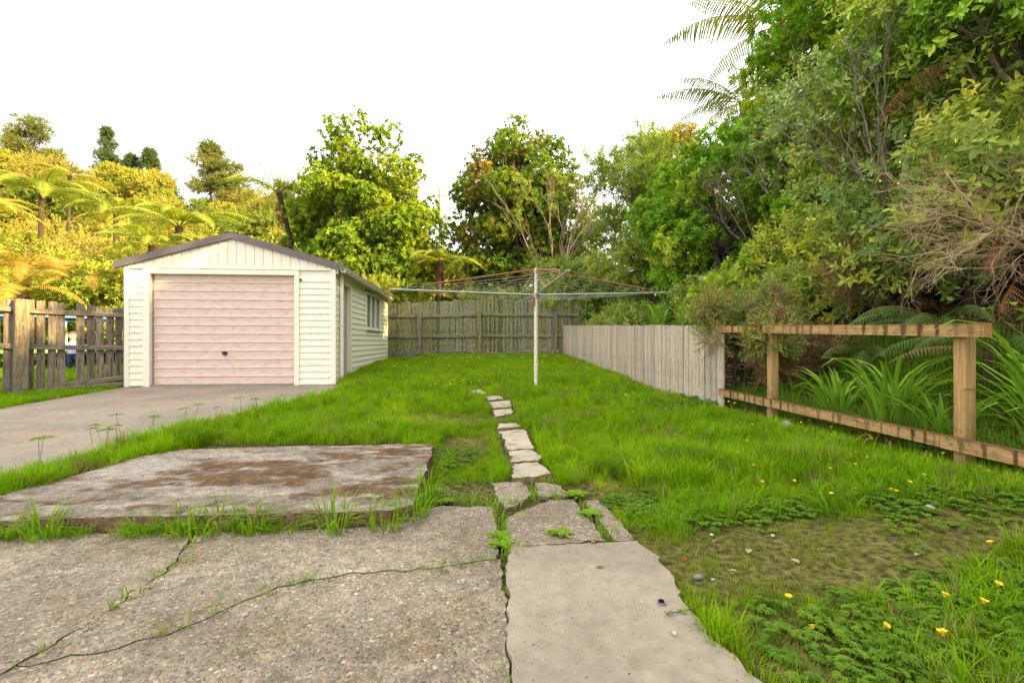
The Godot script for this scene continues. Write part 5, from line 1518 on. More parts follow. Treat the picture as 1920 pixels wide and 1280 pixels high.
		for k in int(q[2]):
			var yaw := rng.randf() * TAU
			var sc: float = q[3] * rng.randf_range(0.7, 1.15)
			var m: Mesh = leaves[rng.randi() % 8]
			if rng.randf() < 0.08: m = old
			if rng.randf() < 0.10: m = rest
			part("leaf", m, M.blade, t, Transform3D(Basis.from_euler(Vector3(0, yaw, 0)) * Basis.from_scale(Vector3(1, sc, sc)), Vector3(rng.randf_range(-0.09, 0.09), 0, rng.randf_range(-0.09, 0.09))))
	# heart-leaved sprout by the brushwood
	var hs := MB.new()
	rng.seed = 3800
	hs.tube(curve(Vector3(0, -0.6, 0), Vector3(-0.25, 0.1, 0.1), 0.1, 4), taper(0.008, 0.004, 4), 4, Color(0.2, 0.16, 0.06))
	var hsn := thing("leafy_sprout", "sprout with large lime leaves right of the near rail post's top", "plant", Vector3(3.75, 1.32, -3.55))
	part("stem", hs.mesh(), M.blade, hsn)
	var lm := MB.new()
	leaf(lm, Vector3.ZERO, Vector3(0, 0.25, 1).normalized(), Vector3.UP, 0.11, 0.085, Color(0.22, 0.32, 0.03), true, 0.3)
	var lmm := lm.mesh()
	for k in 9:
		part("leaf", lmm, M.leaf, hsn, Transform3D(Basis.from_euler(Vector3(rng.randf_range(-0.4, 0.5), rng.randf() * TAU, rng.randf_range(-0.3, 0.3))) * Basis.from_scale(Vector3.ONE * rng.randf_range(0.7, 1.1)), Vector3(rng.randf_range(-0.3, 0.25), rng.randf_range(-0.1, 0.12), rng.randf_range(-0.1, 0.12))))
	# leaf litter and low growth over the soil of the bank
	var lt := MB.new()
	rng.seed = 3900
	for k in 7:
		var a := rng.randf() * TAU
		leaf(lt, Vector3(rng.randf_range(-0.06, 0.06), rng.randf() * 0.03, rng.randf_range(-0.06, 0.06)), Vector3(cos(a), rng.randf_range(-0.1, 0.5), sin(a)).normalized(), Vector3.UP, 0.07, 0.022, Color.WHITE * rng.randf_range(0.7, 1.2))
	var at := []; var cc := []
	for k in 9000:
		var d := rng.randf_range(1.5, 15.5)
		var x := fence_x(d) + 0.1 + pow(rng.randf(), 1.3) * 4.0
		at.append(Transform3D(facing((Vector3.UP + Vector3(rng.randf() - 0.5, 0, rng.randf() - 0.5)).normalized(), rng.randf() * TAU) * Basis.from_scale(Vector3.ONE * rng.randf_range(0.8, 1.8)), P(x, d, 0.01)))
		cc.append([Color(0.20, 0.11, 0.05), Color(0.26, 0.16, 0.08), Color(0.07, 0.12, 0.03), Color(0.09, 0.15, 0.035), Color(0.13, 0.075, 0.04)][rng.randi() % 5])
	tag(many("leaf_litter", lt.mesh(), M.soft, at, cc), "brown leaf litter and low green growth covering the bank's soil", "leaf litter")
	# lush wild grass at the foot of the bank
	var gm := grass_tuft(3950, 12, 0.22, 0.5, 0.007, 0.05, 0.7)
	at = []; cc = []
	for k in 2600:
		var d := rng.randf_range(1.6, 6.2)
		var x := fence_x(d) + 0.12 + pow(rng.randf(), 1.5) * 1.3
		at.append(Transform3D(Basis(Vector3.UP, rng.randf() * TAU) * Basis.from_scale(Vector3.ONE * rng.randf_range(0.5, 1.1)), P(x, d)))
		cc.append(Color(0.14, 0.26, 0.025).lerp(Color(0.22, 0.33, 0.04), rng.randf()))
	tag(many("wild_grass", gm, M.blade, at, cc), "tall wild grass at the foot of the bank behind the rails", "grass")

# ---------------------------------------------------------------- lawn, weeds, flowers
func on_paving(x: float, d: float, gap := 0.0) -> bool:
	var p := Vector2(x, d)
	if paved_lo.is_empty():
		for a: PackedVector2Array in paved:
			var lo := a[0]; var hi := a[0]
			for q in a:
				lo = lo.min(q); hi = hi.max(q)
			paved_lo.push_back(lo); paved_hi.push_back(hi)
	for k in paved.size():
		if p.x < paved_lo[k].x or p.y < paved_lo[k].y or p.x > paved_hi[k].x or p.y > paved_hi[k].y: continue
		var a: PackedVector2Array = paved[k]
		if Geometry2D.is_point_in_polygon(p, a): return true
	return false
func garage_covers(x: float, d: float) -> bool:
	var q := Vector2(x + 7.10, d - 8.80)
	var ax := Vector2(1, 0.094).normalized(); var az := Vector2(-0.094, 1).normalized()
	var u := q.dot(ax); var w := q.dot(az)
	return u > -0.03 and u < 3.79 and w > -0.03 and w < 5.95
func lush(x: float, d: float) -> float:
	var v := 0.5 + 0.55 * nz.get_noise_2d(x * 0.9, d * 0.9) + 0.25 * nz.get_noise_2d(x * 3.1 + 9.0, d * 3.1)
	v += 0.75 * blob(x, d, 1.15, 3.75, 0.55, 0.5) + 0.45 * blob(x, d, 1.9, 3.4, 0.5, 0.35) + 0.35 * blob(x, d, -1.9, 5.3, 1.3, 0.7) + 0.5 * blob(x, d, -3.3, 4.6, 0.4, 2.0)
	v -= 0.4 * blob(x, d, -0.35, 4.2, 0.35, 0.9)
	return clampf(v, 0.0, 1.4)
func lawn() -> void:
	var shorts := []; var longs := []
	for k in 3:
		shorts.append(grass_tuft(4000 + k, 12, 0.05, 0.11, 0.0042, 0.035, 0.8))
		longs.append(grass_tuft(4010 + k, 13, 0.11, 0.24, 0.0055, 0.03, 0.75))
	var far := grass_tuft(4020, 12, 0.07, 0.15, 0.009, 0.07, 0.7)
	var at := [[], [], [], [], [], [], []]; var cc := [[], [], [], [], [], [], []]
	rng.seed = 4100
	var bands := [[0.9, 3.0, -0.2, 3.3, 2300], [2.9, 4.6, -1.0, 3.1, 1700], [4.6, 6.5, -3.8, 2.8, 1000], [2.2, 4.7, -3.9, -2.9, 1500], [6.5, 9.5, -3.5, 2.6, 620], [9.5, 15.9, -3.8, 2.4, 420], [5.6, 9.2, -10.5, -6.6, 420], [9.2, 16.0, -17.0, -7.0, 160]]
	for bd in bands:
		var n := int((bd[1] - bd[0]) * (bd[3] - bd[2]) * bd[4])
		for k in n:
			var d := rng.randf_range(bd[0], bd[1]); var x := rng.randf_range(bd[2], bd[3])
			if x > fence_x(d) - 0.02 and d > 6.0 or x > fence_x(d) + 0.12: continue
			if x > drive_edge(d) - 0.05 or d > 9.0 or x < -6.6:
				var s := soil(x, d) if d < 8.0 else 0.0
				if rng.randf() < s * 0.72: continue
				if d < 9.5 and on_paving(x, d): continue
				if garage_covers(x, d): continue
				if d < 3.5 and x > -3.0 and x < 0.62 - 0.06 * absf(d - 2.6): continue
				var l := lush(x, d)
				var p := P(x, d, -0.005)
				var sc := rng.randf_range(0.7, 1.2)
				var kind := 6
				if d < 9.5 and x > -6.0:
					if rng.randf() < 0.16 + 0.5 * (l - 0.4) - s * 0.5:
						kind = 3 + rng.randi() % 3
						sc *= 0.55 + 0.5 * l
					else:
						kind = rng.randi() % 3
						sc *= 0.75 + 0.4 * l - 0.55 * s
					sc *= 1.15 if d > 6.5 else 0.9
					sc *= 1.0 - 0.4 * ss(0.45, 0.05, fence_x(d) - x)
				else:
					sc *= 0.75 + 0.35 * l
				at[kind].append(Transform3D(Basis.from_euler(Vector3(rng.randf_range(-0.2, 0.2), rng.randf() * TAU, rng.randf_range(-0.2, 0.2))) * Basis.from_scale(Vector3(sc, sc, sc)), p))
				var hue := 0.5 + 0.5 * nz.get_noise_2d(x * 0.7 + 20.0, d * 0.7)
				var col := Color(0.19, 0.36, 0.010).lerp(Color(0.30, 0.46, 0.012), clampf(hue + rng.randf_range(-0.35, 0.35), 0.0, 1.0))
				if rng.randf() < 0.025 + 0.1 * s: col = Color(0.30, 0.24, 0.10)
				col = col.lerp(Color(0.20, 0.24, 0.03), 0.45 * s)
				# worn, yellowing patches and darker, wetter ones
				var dry := ss(0.18, 0.5, nz.get_noise_2d(x * 1.3 + 5.0, d * 1.3 + 40.0))
				if rng.randf() < 0.45 * dry: col = Color(0.30, 0.27, 0.08)
				col = col.lerp(Color(0.09, 0.20, 0.015), 0.5 * ss(0.1, 0.45, nz.get_noise_2d(x * 1.9 - 30.0, d * 1.9)))
				cc[kind].append(col * rng.randf_range(0.85, 1.15))
	for k in 3:
		tag(many("grass", shorts[k], M.blade, at[k], cc[k]), "short green grass of the lawn", "grass")
		tag(many("grass", longs[k], M.blade, at[3 + k], cc[3 + k]), "longer tufts of green grass in the lawn", "grass")
	tag(many("grass", far, M.blade, at[6], cc[6]), "green grass towards the back fence", "grass")
	# low fringe along the foot of the slab
	var fa := []; var fc := []
	for k in 420:
		var u := rng.randf()
		var x := lerpf(-3.15, -0.62, u); var d := lerpf(2.50, 2.66, u) + rng.randf_range(-0.05, 0.03)
		if nz.get_noise_2d(x * 2.2, 8.0) < -0.12: continue
		if u > 0.8:
			x = -0.55 + rng.randf_range(-0.03, 0.04); d = rng.randf_range(2.8, 4.3)
		fa.append(Transform3D(Basis(Vector3.UP, rng.randf() * TAU) * Basis.from_scale(Vector3.ONE * rng.randf_range(0.5, 1.1)), P(x, d, 0.01)))
		fc.append(Color(0.18, 0.36, 0.012).lerp(Color(0.27, 0.44, 0.02), rng.randf()))
	tag(many("grass", shorts[1], M.blade, fa, fc), "low grass fringe along the foot of the raised slab", "grass")
	# creeping buttercup leaves
	var b := MB.new()
	rng.seed = 4200
	for k in 5:
		var a := k * 2.4 + rng.randf()
		var el := rng.randf_range(0.5, 1.1)
		var dir := Vector3(cos(a) * cos(el), sin(el), sin(a) * cos(el))
		var tip := dir * rng.randf_range(0.04, 0.075)
		b.rod(Vector3.ZERO, tip, 0.0012, 3, Color(1.1, 1, 0.8))
		for j in 3:
			var la := a + (j - 1) * 1.25
			var ld := Vector3(cos(la), 0.12, sin(la)).normalized()
			for q in 3:
				var lq := (ld + Vector3(cos(la + (q - 1) * 0.65), 0.0, sin(la + (q - 1) * 0.65))).normalized()
				leaf(b, tip, lq, Vector3.UP, 0.034, 0.016, Color.WHITE * rng.randf_range(0.85, 1.15), false, 0.2)
	var la2 := []; var lc := []
	for z in [[1.45, 1.68, 0.45, 0.16, 170], [1.95, 1.80, 0.4, 0.18, 150], [1.2, 1.25, 0.4, 0.3, 170], [1.65, 2.85, 0.7, 0.18, 190], [2.35, 2.65, 0.5, 0.3, 170], [0.85, 2.85, 0.25, 0.2, 70], [1.0, 3.05, 0.5, 0.2, 90], [2.0, 1.35, 0.6, 0.35, 170], [-0.5, 4.0, 0.3, 0.4, 60], [1.2, 13.6, 1.3, 1.2, 300], [0.2, 14.9, 2.8, 0.5, 420], [1.9, 7.5, 0.4, 2.5, 200], [2.3, 6.4, 0.3, 0.8, 120]]:
		for k in int(z[4]):
			var x: float = z[0] + rng.randfn() * z[2] * 0.55; var d: float = z[1] + rng.randfn() * z[3] * 0.55
			if d < 0.9 or on_paving(x, d) or x > fence_x(d) - 0.03: continue
			la2.append(Transform3D(Basis(Vector3.UP, rng.randf() * TAU) * Basis.from_scale(Vector3.ONE * rng.randf_range(0.5, 1.0) * (1.0 if d < 6.0 else 1.6)), P(x, d)))
			lc.append(Color(0.13, 0.26, 0.025).lerp(Color(0.21, 0.33, 0.03), rng.randf()))
	tag(many("ground_cover", b.mesh(), M.leaf, la2, lc), "dark green lobed buttercup leaves creeping through the lawn", "ground cover")
	# flowers
	var fl := MB.new()
	for k in 5:
		var a := TAU * k / 5.0
		leaf(fl, Vector3(0, 0.10, 0), Vector3(cos(a), 0.55, sin(a)).normalized(), Vector3.UP, 0.0135, 0.0135, Color(0.82, 0.60, 0.012), true, -0.15)
	fl.tube(PackedVector3Array([Vector3(0, 0.10, 0), Vector3(0, 0.107, 0)]), PackedFloat32Array([0.004, 0.002]), 5, Color(0.6, 0.42, 0.02))
	fl.tube(PackedVector3Array([Vector3(0.012, -0.01, 0.006), Vector3(0.004, 0.05, 0), Vector3(0, 0.10, 0)]), PackedFloat32Array([0.0012, 0.001, 0.001]), 3, Color(0.10, 0.18, 0.03))
	var flm := fl.mesh()
	var near := [[1.02, 1.76], [1.16, 1.60], [1.42, 1.60], [1.52, 1.58], [1.66, 1.70], [1.72, 1.50], [1.60, 1.42], [1.94, 1.56], [1.98, 1.78], [1.95, 1.90], [0.98, 1.50], [1.28, 1.36], [1.75, 1.22]]
	for p in near:
		flower(flm, p[0], p[1], rng.randf_range(1.1, 1.45), "yellow buttercup in the leafy patch at the lower right corner", "buttercups at the lower right")
	for k in 34:
		var x := rng.randf_range(1.5, 2.85); var d := rng.randf_range(2.5, 4.6)
		if x > fence_x(d) - 0.1: continue
		flower(flm, x, d, rng.randf_range(0.9, 1.2), "yellow buttercup in the long grass before the rail fence", "buttercups before the rail fence")
	for k in 40:
		var d := rng.randf_range(5.0, 11.0); var x := fence_x(d) - 0.12 - pow(rng.randf(), 1.6) * 1.3
		flower(flm, x, d, rng.randf_range(1.2, 1.6), "small yellow buttercup in the lawn beside the low board fence", "buttercups beside the board fence")
	for k in 26:
		var d := rng.randf_range(7.2, 8.6); var x := -0.75 + rng.randfn() * 0.28
		flower(flm, x, d, rng.randf_range(1.3, 1.7), "small yellow buttercup clustered at the far end of the path", "buttercups at the end of the path")
	for k in 150:
		var d := rng.randf_range(9.5, 15.2); var x := rng.randf_range(-3.3, 1.9)
		if rng.randf() < 0.5: d = rng.randf_range(12.5, 15.2)
		if x > fence_x(d) - 0.1 or garage_covers(x, d): continue
		flower(flm, x, d, rng.randf_range(1.7, 2.3), "tiny yellow buttercup in the far lawn before the back fence", "buttercups in the far lawn")
func flower(m: Mesh, x: float, d: float, s: float, label: String, group: String) -> void:
	solo("buttercup", m, M.petal, label, "flower", Transform3D(Basis.from_euler(Vector3(rng.randf_range(-0.35, 0.5), rng.randf() * TAU, rng.randf_range(-0.3, 0.3))) * Basis.from_scale(Vector3(s, s * rng.randf_range(0.9, 1.3), s)), P(x, d)), group)

func weeds() -> void:
	var tufts := []
	for k in 4:
		tufts.append(grass_tuft(4300 + k, 60, 0.11, 0.27, 0.0085, 0.085, 1.35))
	var green := Color(0.115, 0.215, 0.03)
	var tm := M.blade.duplicate() as StandardMaterial3D
	tm.albedo_color = lin(0.22, 0.36, 0.03)
	rng.seed = 4400
	# along the front of the raised slab, left to right
	var rowx := [-3.0, -2.66, -2.44, -1.97, -1.80, -1.60, -1.42, -1.20, -0.98, -0.70, -0.58, -0.56]
	var rowd := [2.46, 2.50, 2.52, 2.56, 2.59, 2.60, 2.60, 2.62, 2.62, 2.66, 2.82, 3.12]
	var where := ["cut by the left picture edge", "first whole one from the left", "second from the left", "beside the bare brown stretch of slab edge", "left of the diagonal crack", "over the diagonal crack", "just right of the diagonal crack", "near the middle of the slab edge", "two left of the slab corner", "at the slab's right front corner", "round the slab's right corner", "highest up the slab's right side"]
	for k in rowx.size():
		var s := rng.randf_range(0.9, 1.2) * (0.7 if k in [7, 3] else 1.0)
		solo("grass_tuft", tufts[k % 4], tm, "long grass tuft at the slab's front edge, " + where[k], "grass tuft", Transform3D(Basis(Vector3.UP, rng.randf() * TAU) * Basis.from_scale(Vector3(s, s * 0.95, s)), P(rowx[k], rowd[k], 0.01)), "tufts along the slab edge")
	# small weeds in the joints and cracks
	var small := []
	for k in 3:
		small.append(grass_tuft(4500 + k, 16, 0.03, 0.085, 0.005, 0.03, 1.2))
	var rosette := MB.new()
	for k in 9:
		var a := k * 2.4
		leaf(rosette, Vector3.ZERO, Vector3(cos(a), 0.55 + 0.1 * (k % 3), sin(a)).normalized(), Vector3.UP, 0.05, 0.026, Color.WHITE * rng.randf_range(0.85, 1.15), true, 0.35)
	small.append(rosette.mesh())
	var joint := [[-0.095, 2.93, 1], [-0.078, 2.80, 0], [-0.062, 2.66, 2], [-0.06, 2.52, 3], [-0.055, 2.42, 3], [-0.045, 2.33, 1], [0.01, 2.35, 0], [0.14, 3.16, 1], [0.145, 3.28, 0], [0.145, 3.40, 2], [0.03, 3.02, 1], [0.256, 2.556, 3], [0.24, 2.575, 1], [-0.36, 3.10, 1], [-0.24, 3.07, 0], [-0.30, 3.06, 2], [-0.15, 3.03, 0], [-0.42, 3.08, 3], [0.43, 3.20, 3], [0.44, 3.0, 0], [0.465, 2.85, 3], [0.485, 2.72, 1], [0.505, 2.58, 0], [0.51, 2.50, 2], [0.30, 3.17, 0]]
	for j in joint:
		solo("weed", small[j[2]], tm, "small green weed in the joints where the concrete pieces meet", "weed", Transform3D(Basis(Vector3.UP, rng.randf() * TAU) * Basis.from_scale(Vector3.ONE * rng.randf_range(1.1, 1.9)), P(j[0], j[1], 0.012)), "weeds in the joints by the path")
	var crack := [[-1.636, 2.474, 2.0], [-1.60, 2.36, 0.7], [-1.531, 2.24, 1.1], [-1.545, 2.102, 1.0], [-1.55, 1.96, 1.2], [-1.535, 1.88, 1.0], [-1.55, 1.60, 0.7], [-1.57, 1.53, 0.6], [-1.2, 1.72, 1.0], [-1.13, 1.82, 0.9], [-0.988, 1.99, 1.1], [-0.922, 2.03, 0.9], [-0.864, 2.055, 0.8], [-0.776, 2.095, 0.7], [-0.544, 2.135, 0.6], [-0.44, 2.152, 0.8], [-0.283, 2.185, 1.0], [-0.20, 2.205, 0.8], [-0.114, 2.235, 1.1], [-0.37, 2.165, 0.5], [-0.022, 2.12, 0.5], [-0.02, 1.98, 0.5], [-0.010, 1.50, 0.7]]
	for k in crack.size():
		var j: Array = crack[k]
		solo("weed", small[k % 3], tm, "small grassy weed growing along the cracks of the near concrete", "weed", Transform3D(Basis(Vector3.UP, rng.randf() * TAU) * Basis.from_scale(Vector3.ONE * j[2] * rng.randf_range(1.1, 1.5)), P(j[0], j[1], 0.01)), "weeds in the cracks")
	# umbrella sedges along the driveway edge
	for q in [[-3.66, 3.74, 0.19], [-3.60, 4.10, 0.20], [-3.57, 4.22, 0.17], [-3.52, 4.30, 0.21], [-3.56, 4.72, 0.16], [-3.46, 5.05, 0.17], [-3.45, 5.18, 0.20], [-3.42, 5.5, 0.14], [-3.36, 5.9, 0.20], [-3.30, 6.2, 0.14], [-3.24, 6.62, 0.12]]:
		var b := MB.new()
		for s in rng.randi_range(1, 3):
			var lean := Vector3(rng.randf_range(-0.05, 0.05), 0, rng.randf_range(-0.05, 0.05))
			var h: float = q[2] * rng.randf_range(1.15, 1.6)
			var o := Vector3(rng.randf_range(-0.03, 0.03), -0.01, rng.randf_range(-0.03, 0.03))
			var top := o + lean + Vector3(0, h + 0.01, 0)
			b.tube(PackedVector3Array([o, o.lerp(top, 0.5) - lean * 0.2, top]), PackedFloat32Array([0.003, 0.0026, 0.0022]), 4, Color(0.2, 0.32, 0.05))
			for k in 6:
				var a := k * 1.05 + rng.randf()
				leaf(b, top, Vector3(cos(a), 0.12, sin(a)).normalized(), Vector3.UP, rng.randf_range(0.05, 0.10), 0.009, Color(0.27, 0.40, 0.05), false, 0.25)
			for k in 8:
				var a := rng.randf() * TAU
				leaf(b, top, Vector3(cos(a), 0.8, sin(a)).normalized(), Vector3.RIGHT, 0.022, 0.010, Color(0.36, 0.42, 0.07))
		solo("sedge", b.mesh(), M.blade, "umbrella-headed sedge standing in the grass along the driveway edge", "sedge", Transform3D(Basis(), P(q[0], q[1])), "sedges along the driveway")
	# broad weeds against the garage and left fence
	var dock := MB.new()
	rng.seed = 4600
	for k in 11:
		var a := k * 2.4
		leaf(dock, Vector3.ZERO, Vector3(cos(a), 0.9, sin(a)).normalized(), Vector3.UP, 0.2, 0.07, Color(0.08, 0.15, 0.03) * rng.randf_range(0.8, 1.2), true, 0.35)
	var dm := dock.mesh()
	for q in [[-3.05, 13.6, 1.3, "leafy dark weed at the far corner of the garage"], [-3.08, 10.4, 0.9, "leafy weed at the foot of the garage side door"], [-7.35, 8.35, 1.0, "leafy weed before the left paling fence"], [-7.75, 7.7, 0.9, "leafy weed at the foot of the left fence post"]]:
		solo("dock_plant", dm, M.leaf, q[3], "weed", Transform3D(Basis(Vector3.UP, q[1]) * Basis.from_scale(Vector3.ONE * q[2]), P(q[0], q[1])), "leafy weeds against walls")

# ---------------------------------------------------------------- small things lying about
func pebble(seed_: int, r: Vector3) -> ArrayMesh:
	var b := MB.new()
	rng.seed = seed_
	var rings := 5; var seg := 8
	for j in rings + 1:
		var v := PI * j / rings
		for k in seg:
			var a := TAU * k / seg
			var n := Vector3(sin(v) * cos(a), cos(v), sin(v) * sin(a))
			var s := 1.0 + 0.18 * nz.get_noise_3d(n.x * 2.0 + seed_, n.y * 2.0, n.z * 2.0)
			b.vert(n * r * s, n, Color.WHITE)
	for j in rings:
		for k in seg:
			var a := j * seg + k; var c := j * seg + (k + 1) % seg
			for q: int in [a, c, c + seg, a, c + seg, a + seg]:
				b.i.push_back(q)
	return b.mesh()
func litter() -> void:
	for q in [[0.411, 2.418, Vector3(0.016, 0.012, 0.014), Color(0.22, 0.14, 0.08), "small brown stone at the top of the smooth concrete", 0.036], [0.826, 2.124, Vector3(0.028, 0.011, 0.016), Color(0.20, 0.21, 0.22), "flat blue-grey stone on the soil beside the concrete", 0.0], [0.885, 2.11, Vector3(0.010, 0.006, 0.008), Color(0.38, 0.37, 0.34), "small pale stone beside the flat blue-grey stone", 0.0], [2.596, 4.536, Vector3(0.07, 0.045, 0.05), Color(0.30, 0.27, 0.23), "grey rock in the grass below the far rail post", 0.02], [2.193, 2.514, Vector3(0.032, 0.008, 0.02), Color(0.30, 0.30, 0.28), "flat grey stone chip in the long grass at the right", 0.02], [1.073, 2.576, Vector3(0.014, 0.006, 0.012), Color(0.52, 0.50, 0.46), "small white stone on the bare soil", 0.004], [1.36, 2.5, Vector3(0.012, 0.007, 0.01), Color(0.58, 0.57, 0.52), "pale pebble in the thin grass right of the white stone", 0.004]]:
		var m := mat(q[3].r, q[3].g, q[3].b, 0.85)
		solo("stone", pebble(int(q[0] * 1000), q[2]), m, q[4], "stone", Transform3D(Basis(Vector3.UP, q[1] * 3.0), P(q[0], q[1], q[5] + (q[2] as Vector3).y * 0.7)), "loose stones")
	# fallen leaves
	for q in [[0.394, 2.148, 0.045, 0.016, Color(0.24, 0.11, 0.06), "curled red-brown leaf on the smooth concrete", 0.04, 0.3], [0.56, 1.66, 0.03, 0.014, Color(0.62, 0.50, 0.34), "small pale leaf near the curved edge of the smooth concrete", 0.042, 1.4], [1.051, 2.49, 0.045, 0.022, Color(0.36, 0.19, 0.09), "brown leaf beside the small white stone", 0.01, 0.8], [1.305, 2.216, 0.05, 0.03, Color(0.42, 0.32, 0.22), "pale brown leaf in the middle of the bare soil", 0.012, 2.0], [1.0, 2.17, 0.04, 0.02, Color(0.38, 0.26, 0.16), "brown leaf right of the flat blue-grey stone", 0.012, 2.8], [1.16, 2.35, 0.06, 0.03, Color(0.45, 0.36, 0.26), "dry leaf scrap on the soil above the pale brown leaf", 0.014, 1.0], [1.80, 2.12, 0.07, 0.022, Color(0.48, 0.38, 0.22), "curled straw-coloured leaf at the right of the bare soil", 0.015, 0.4]]:
		var b := MB.new()
		leaf(b, Vector3(-q[2] * 0.5, 0, 0), Vector3(1, 0.08, 0).normalized(), Vector3.UP, q[2], q[3], q[4], true, 0.1)
		solo("fallen_leaf", b.mesh(), M.soft, q[5], "leaf", Transform3D(Basis(Vector3.UP, q[7]), P(q[0], q[1], q[6])), "fallen leaves")
	# black bottle cap, sprig, red scrap
	var b := MB.new()
	b.tube(PackedVector3Array([Vector3(0, 0, 0), Vector3(0, 0.008, 0)]), PackedFloat32Array([0.016, 0.016]), 14, Color(0.20, 0.21, 0.23))
	b.tube(PackedVector3Array([Vector3(0, 0.006, 0), Vector3(0, 0.014, 0), Vector3(0, 0.018, 0)]), PackedFloat32Array([0.012, 0.011, 0.005]), 12, Color(0.015, 0.015, 0.018))
	solo("bottle_top", b.mesh(), M.tint, "small black bottle top on the smooth concrete near its curved edge", "cap", Transform3D(Basis(), P(0.577, 1.854, 0.037)))
	b = MB.new()
	rng.seed = 4700
	b.tube(PackedVector3Array([Vector3(-0.06, 0.004, 0.02), Vector3(0, 0.008, 0.012), Vector3(0.06, 0.006, -0.012), Vector3(0.10, 0.012, -0.03)]), PackedFloat32Array([0.0015, 0.002, 0.002, 0.0015]), 5, Color(0.12, 0.08, 0.05))
	for k in 6:
		leaf(b, Vector3(-0.05 + (0.0 if k < 3 else 0.05), 0.006, 0.016), Vector3(cos(k * 1.3), 0.3, sin(k * 1.3)).normalized(), Vector3.UP, 0.022, 0.012, Color(0.14, 0.24, 0.04), true)
	solo("fallen_twig", b.mesh(), M.soft, "thin leafy twig lying across the concrete edge beside the black cap", "twig", Transform3D(Basis(), P(0.63, 1.80, 0.037)))
	b = MB.new()
	b.box(Transform3D(Basis.from_euler(Vector3(0.2, 0.6, 0.1)), Vector3(0, 0.006, 0)), Vector3(0.014, 0.004, 0.011), Color(0.65, 0.03, 0.03), 0.001)
	solo("plastic_scrap", b.mesh(), M.tint, "tiny red plastic scrap on the soil beside the concrete", "scrap", Transform3D(Basis(), P(0.828, 2.294, 0.004)))
	# dead stalks strewn over the bare soil
	var st := MB.new()
	st.tube(PackedVector3Array([Vector3(-0.07, 0, 0), Vector3(0, 0.006, 0.008), Vector3(0.07, 0.002, 0)]), PackedFloat32Array([0.0014, 0.0016, 0.001]), 4, Color.WHITE)
	var at := []; var cc := []
	rng.seed = 4800
	for k in 300:
		var x := 1.45 + rng.randfn() * 0.55; var d := 2.3 + rng.randfn() * 0.3
		if rng.randf() < 0.35:
			x = rng.randf_range(-1.4, 0.9); d = rng.randf_range(3.1, 6.5)
		if on_paving(x, d) or x > 2.6 or d < 1.3: continue
		at.append(Transform3D(Basis.from_euler(Vector3(rng.randf_range(-0.15, 0.15), rng.randf() * TAU, rng.randf_range(-0.1, 0.3))) * Basis.from_scale(Vector3.ONE * rng.randf_range(0.25, 0.9)), P(x, d, 0.014)))
		cc.append([Color(0.32, 0.23, 0.12), Color(0.24, 0.17, 0.09), Color(0.38, 0.30, 0.18), Color(0.16, 0.10, 0.06)][rng.randi() % 4])
	tag(many("dry_stalks", st.mesh(), M.soft, at, cc), "dry straw stalks strewn over the bare soil", "straw")

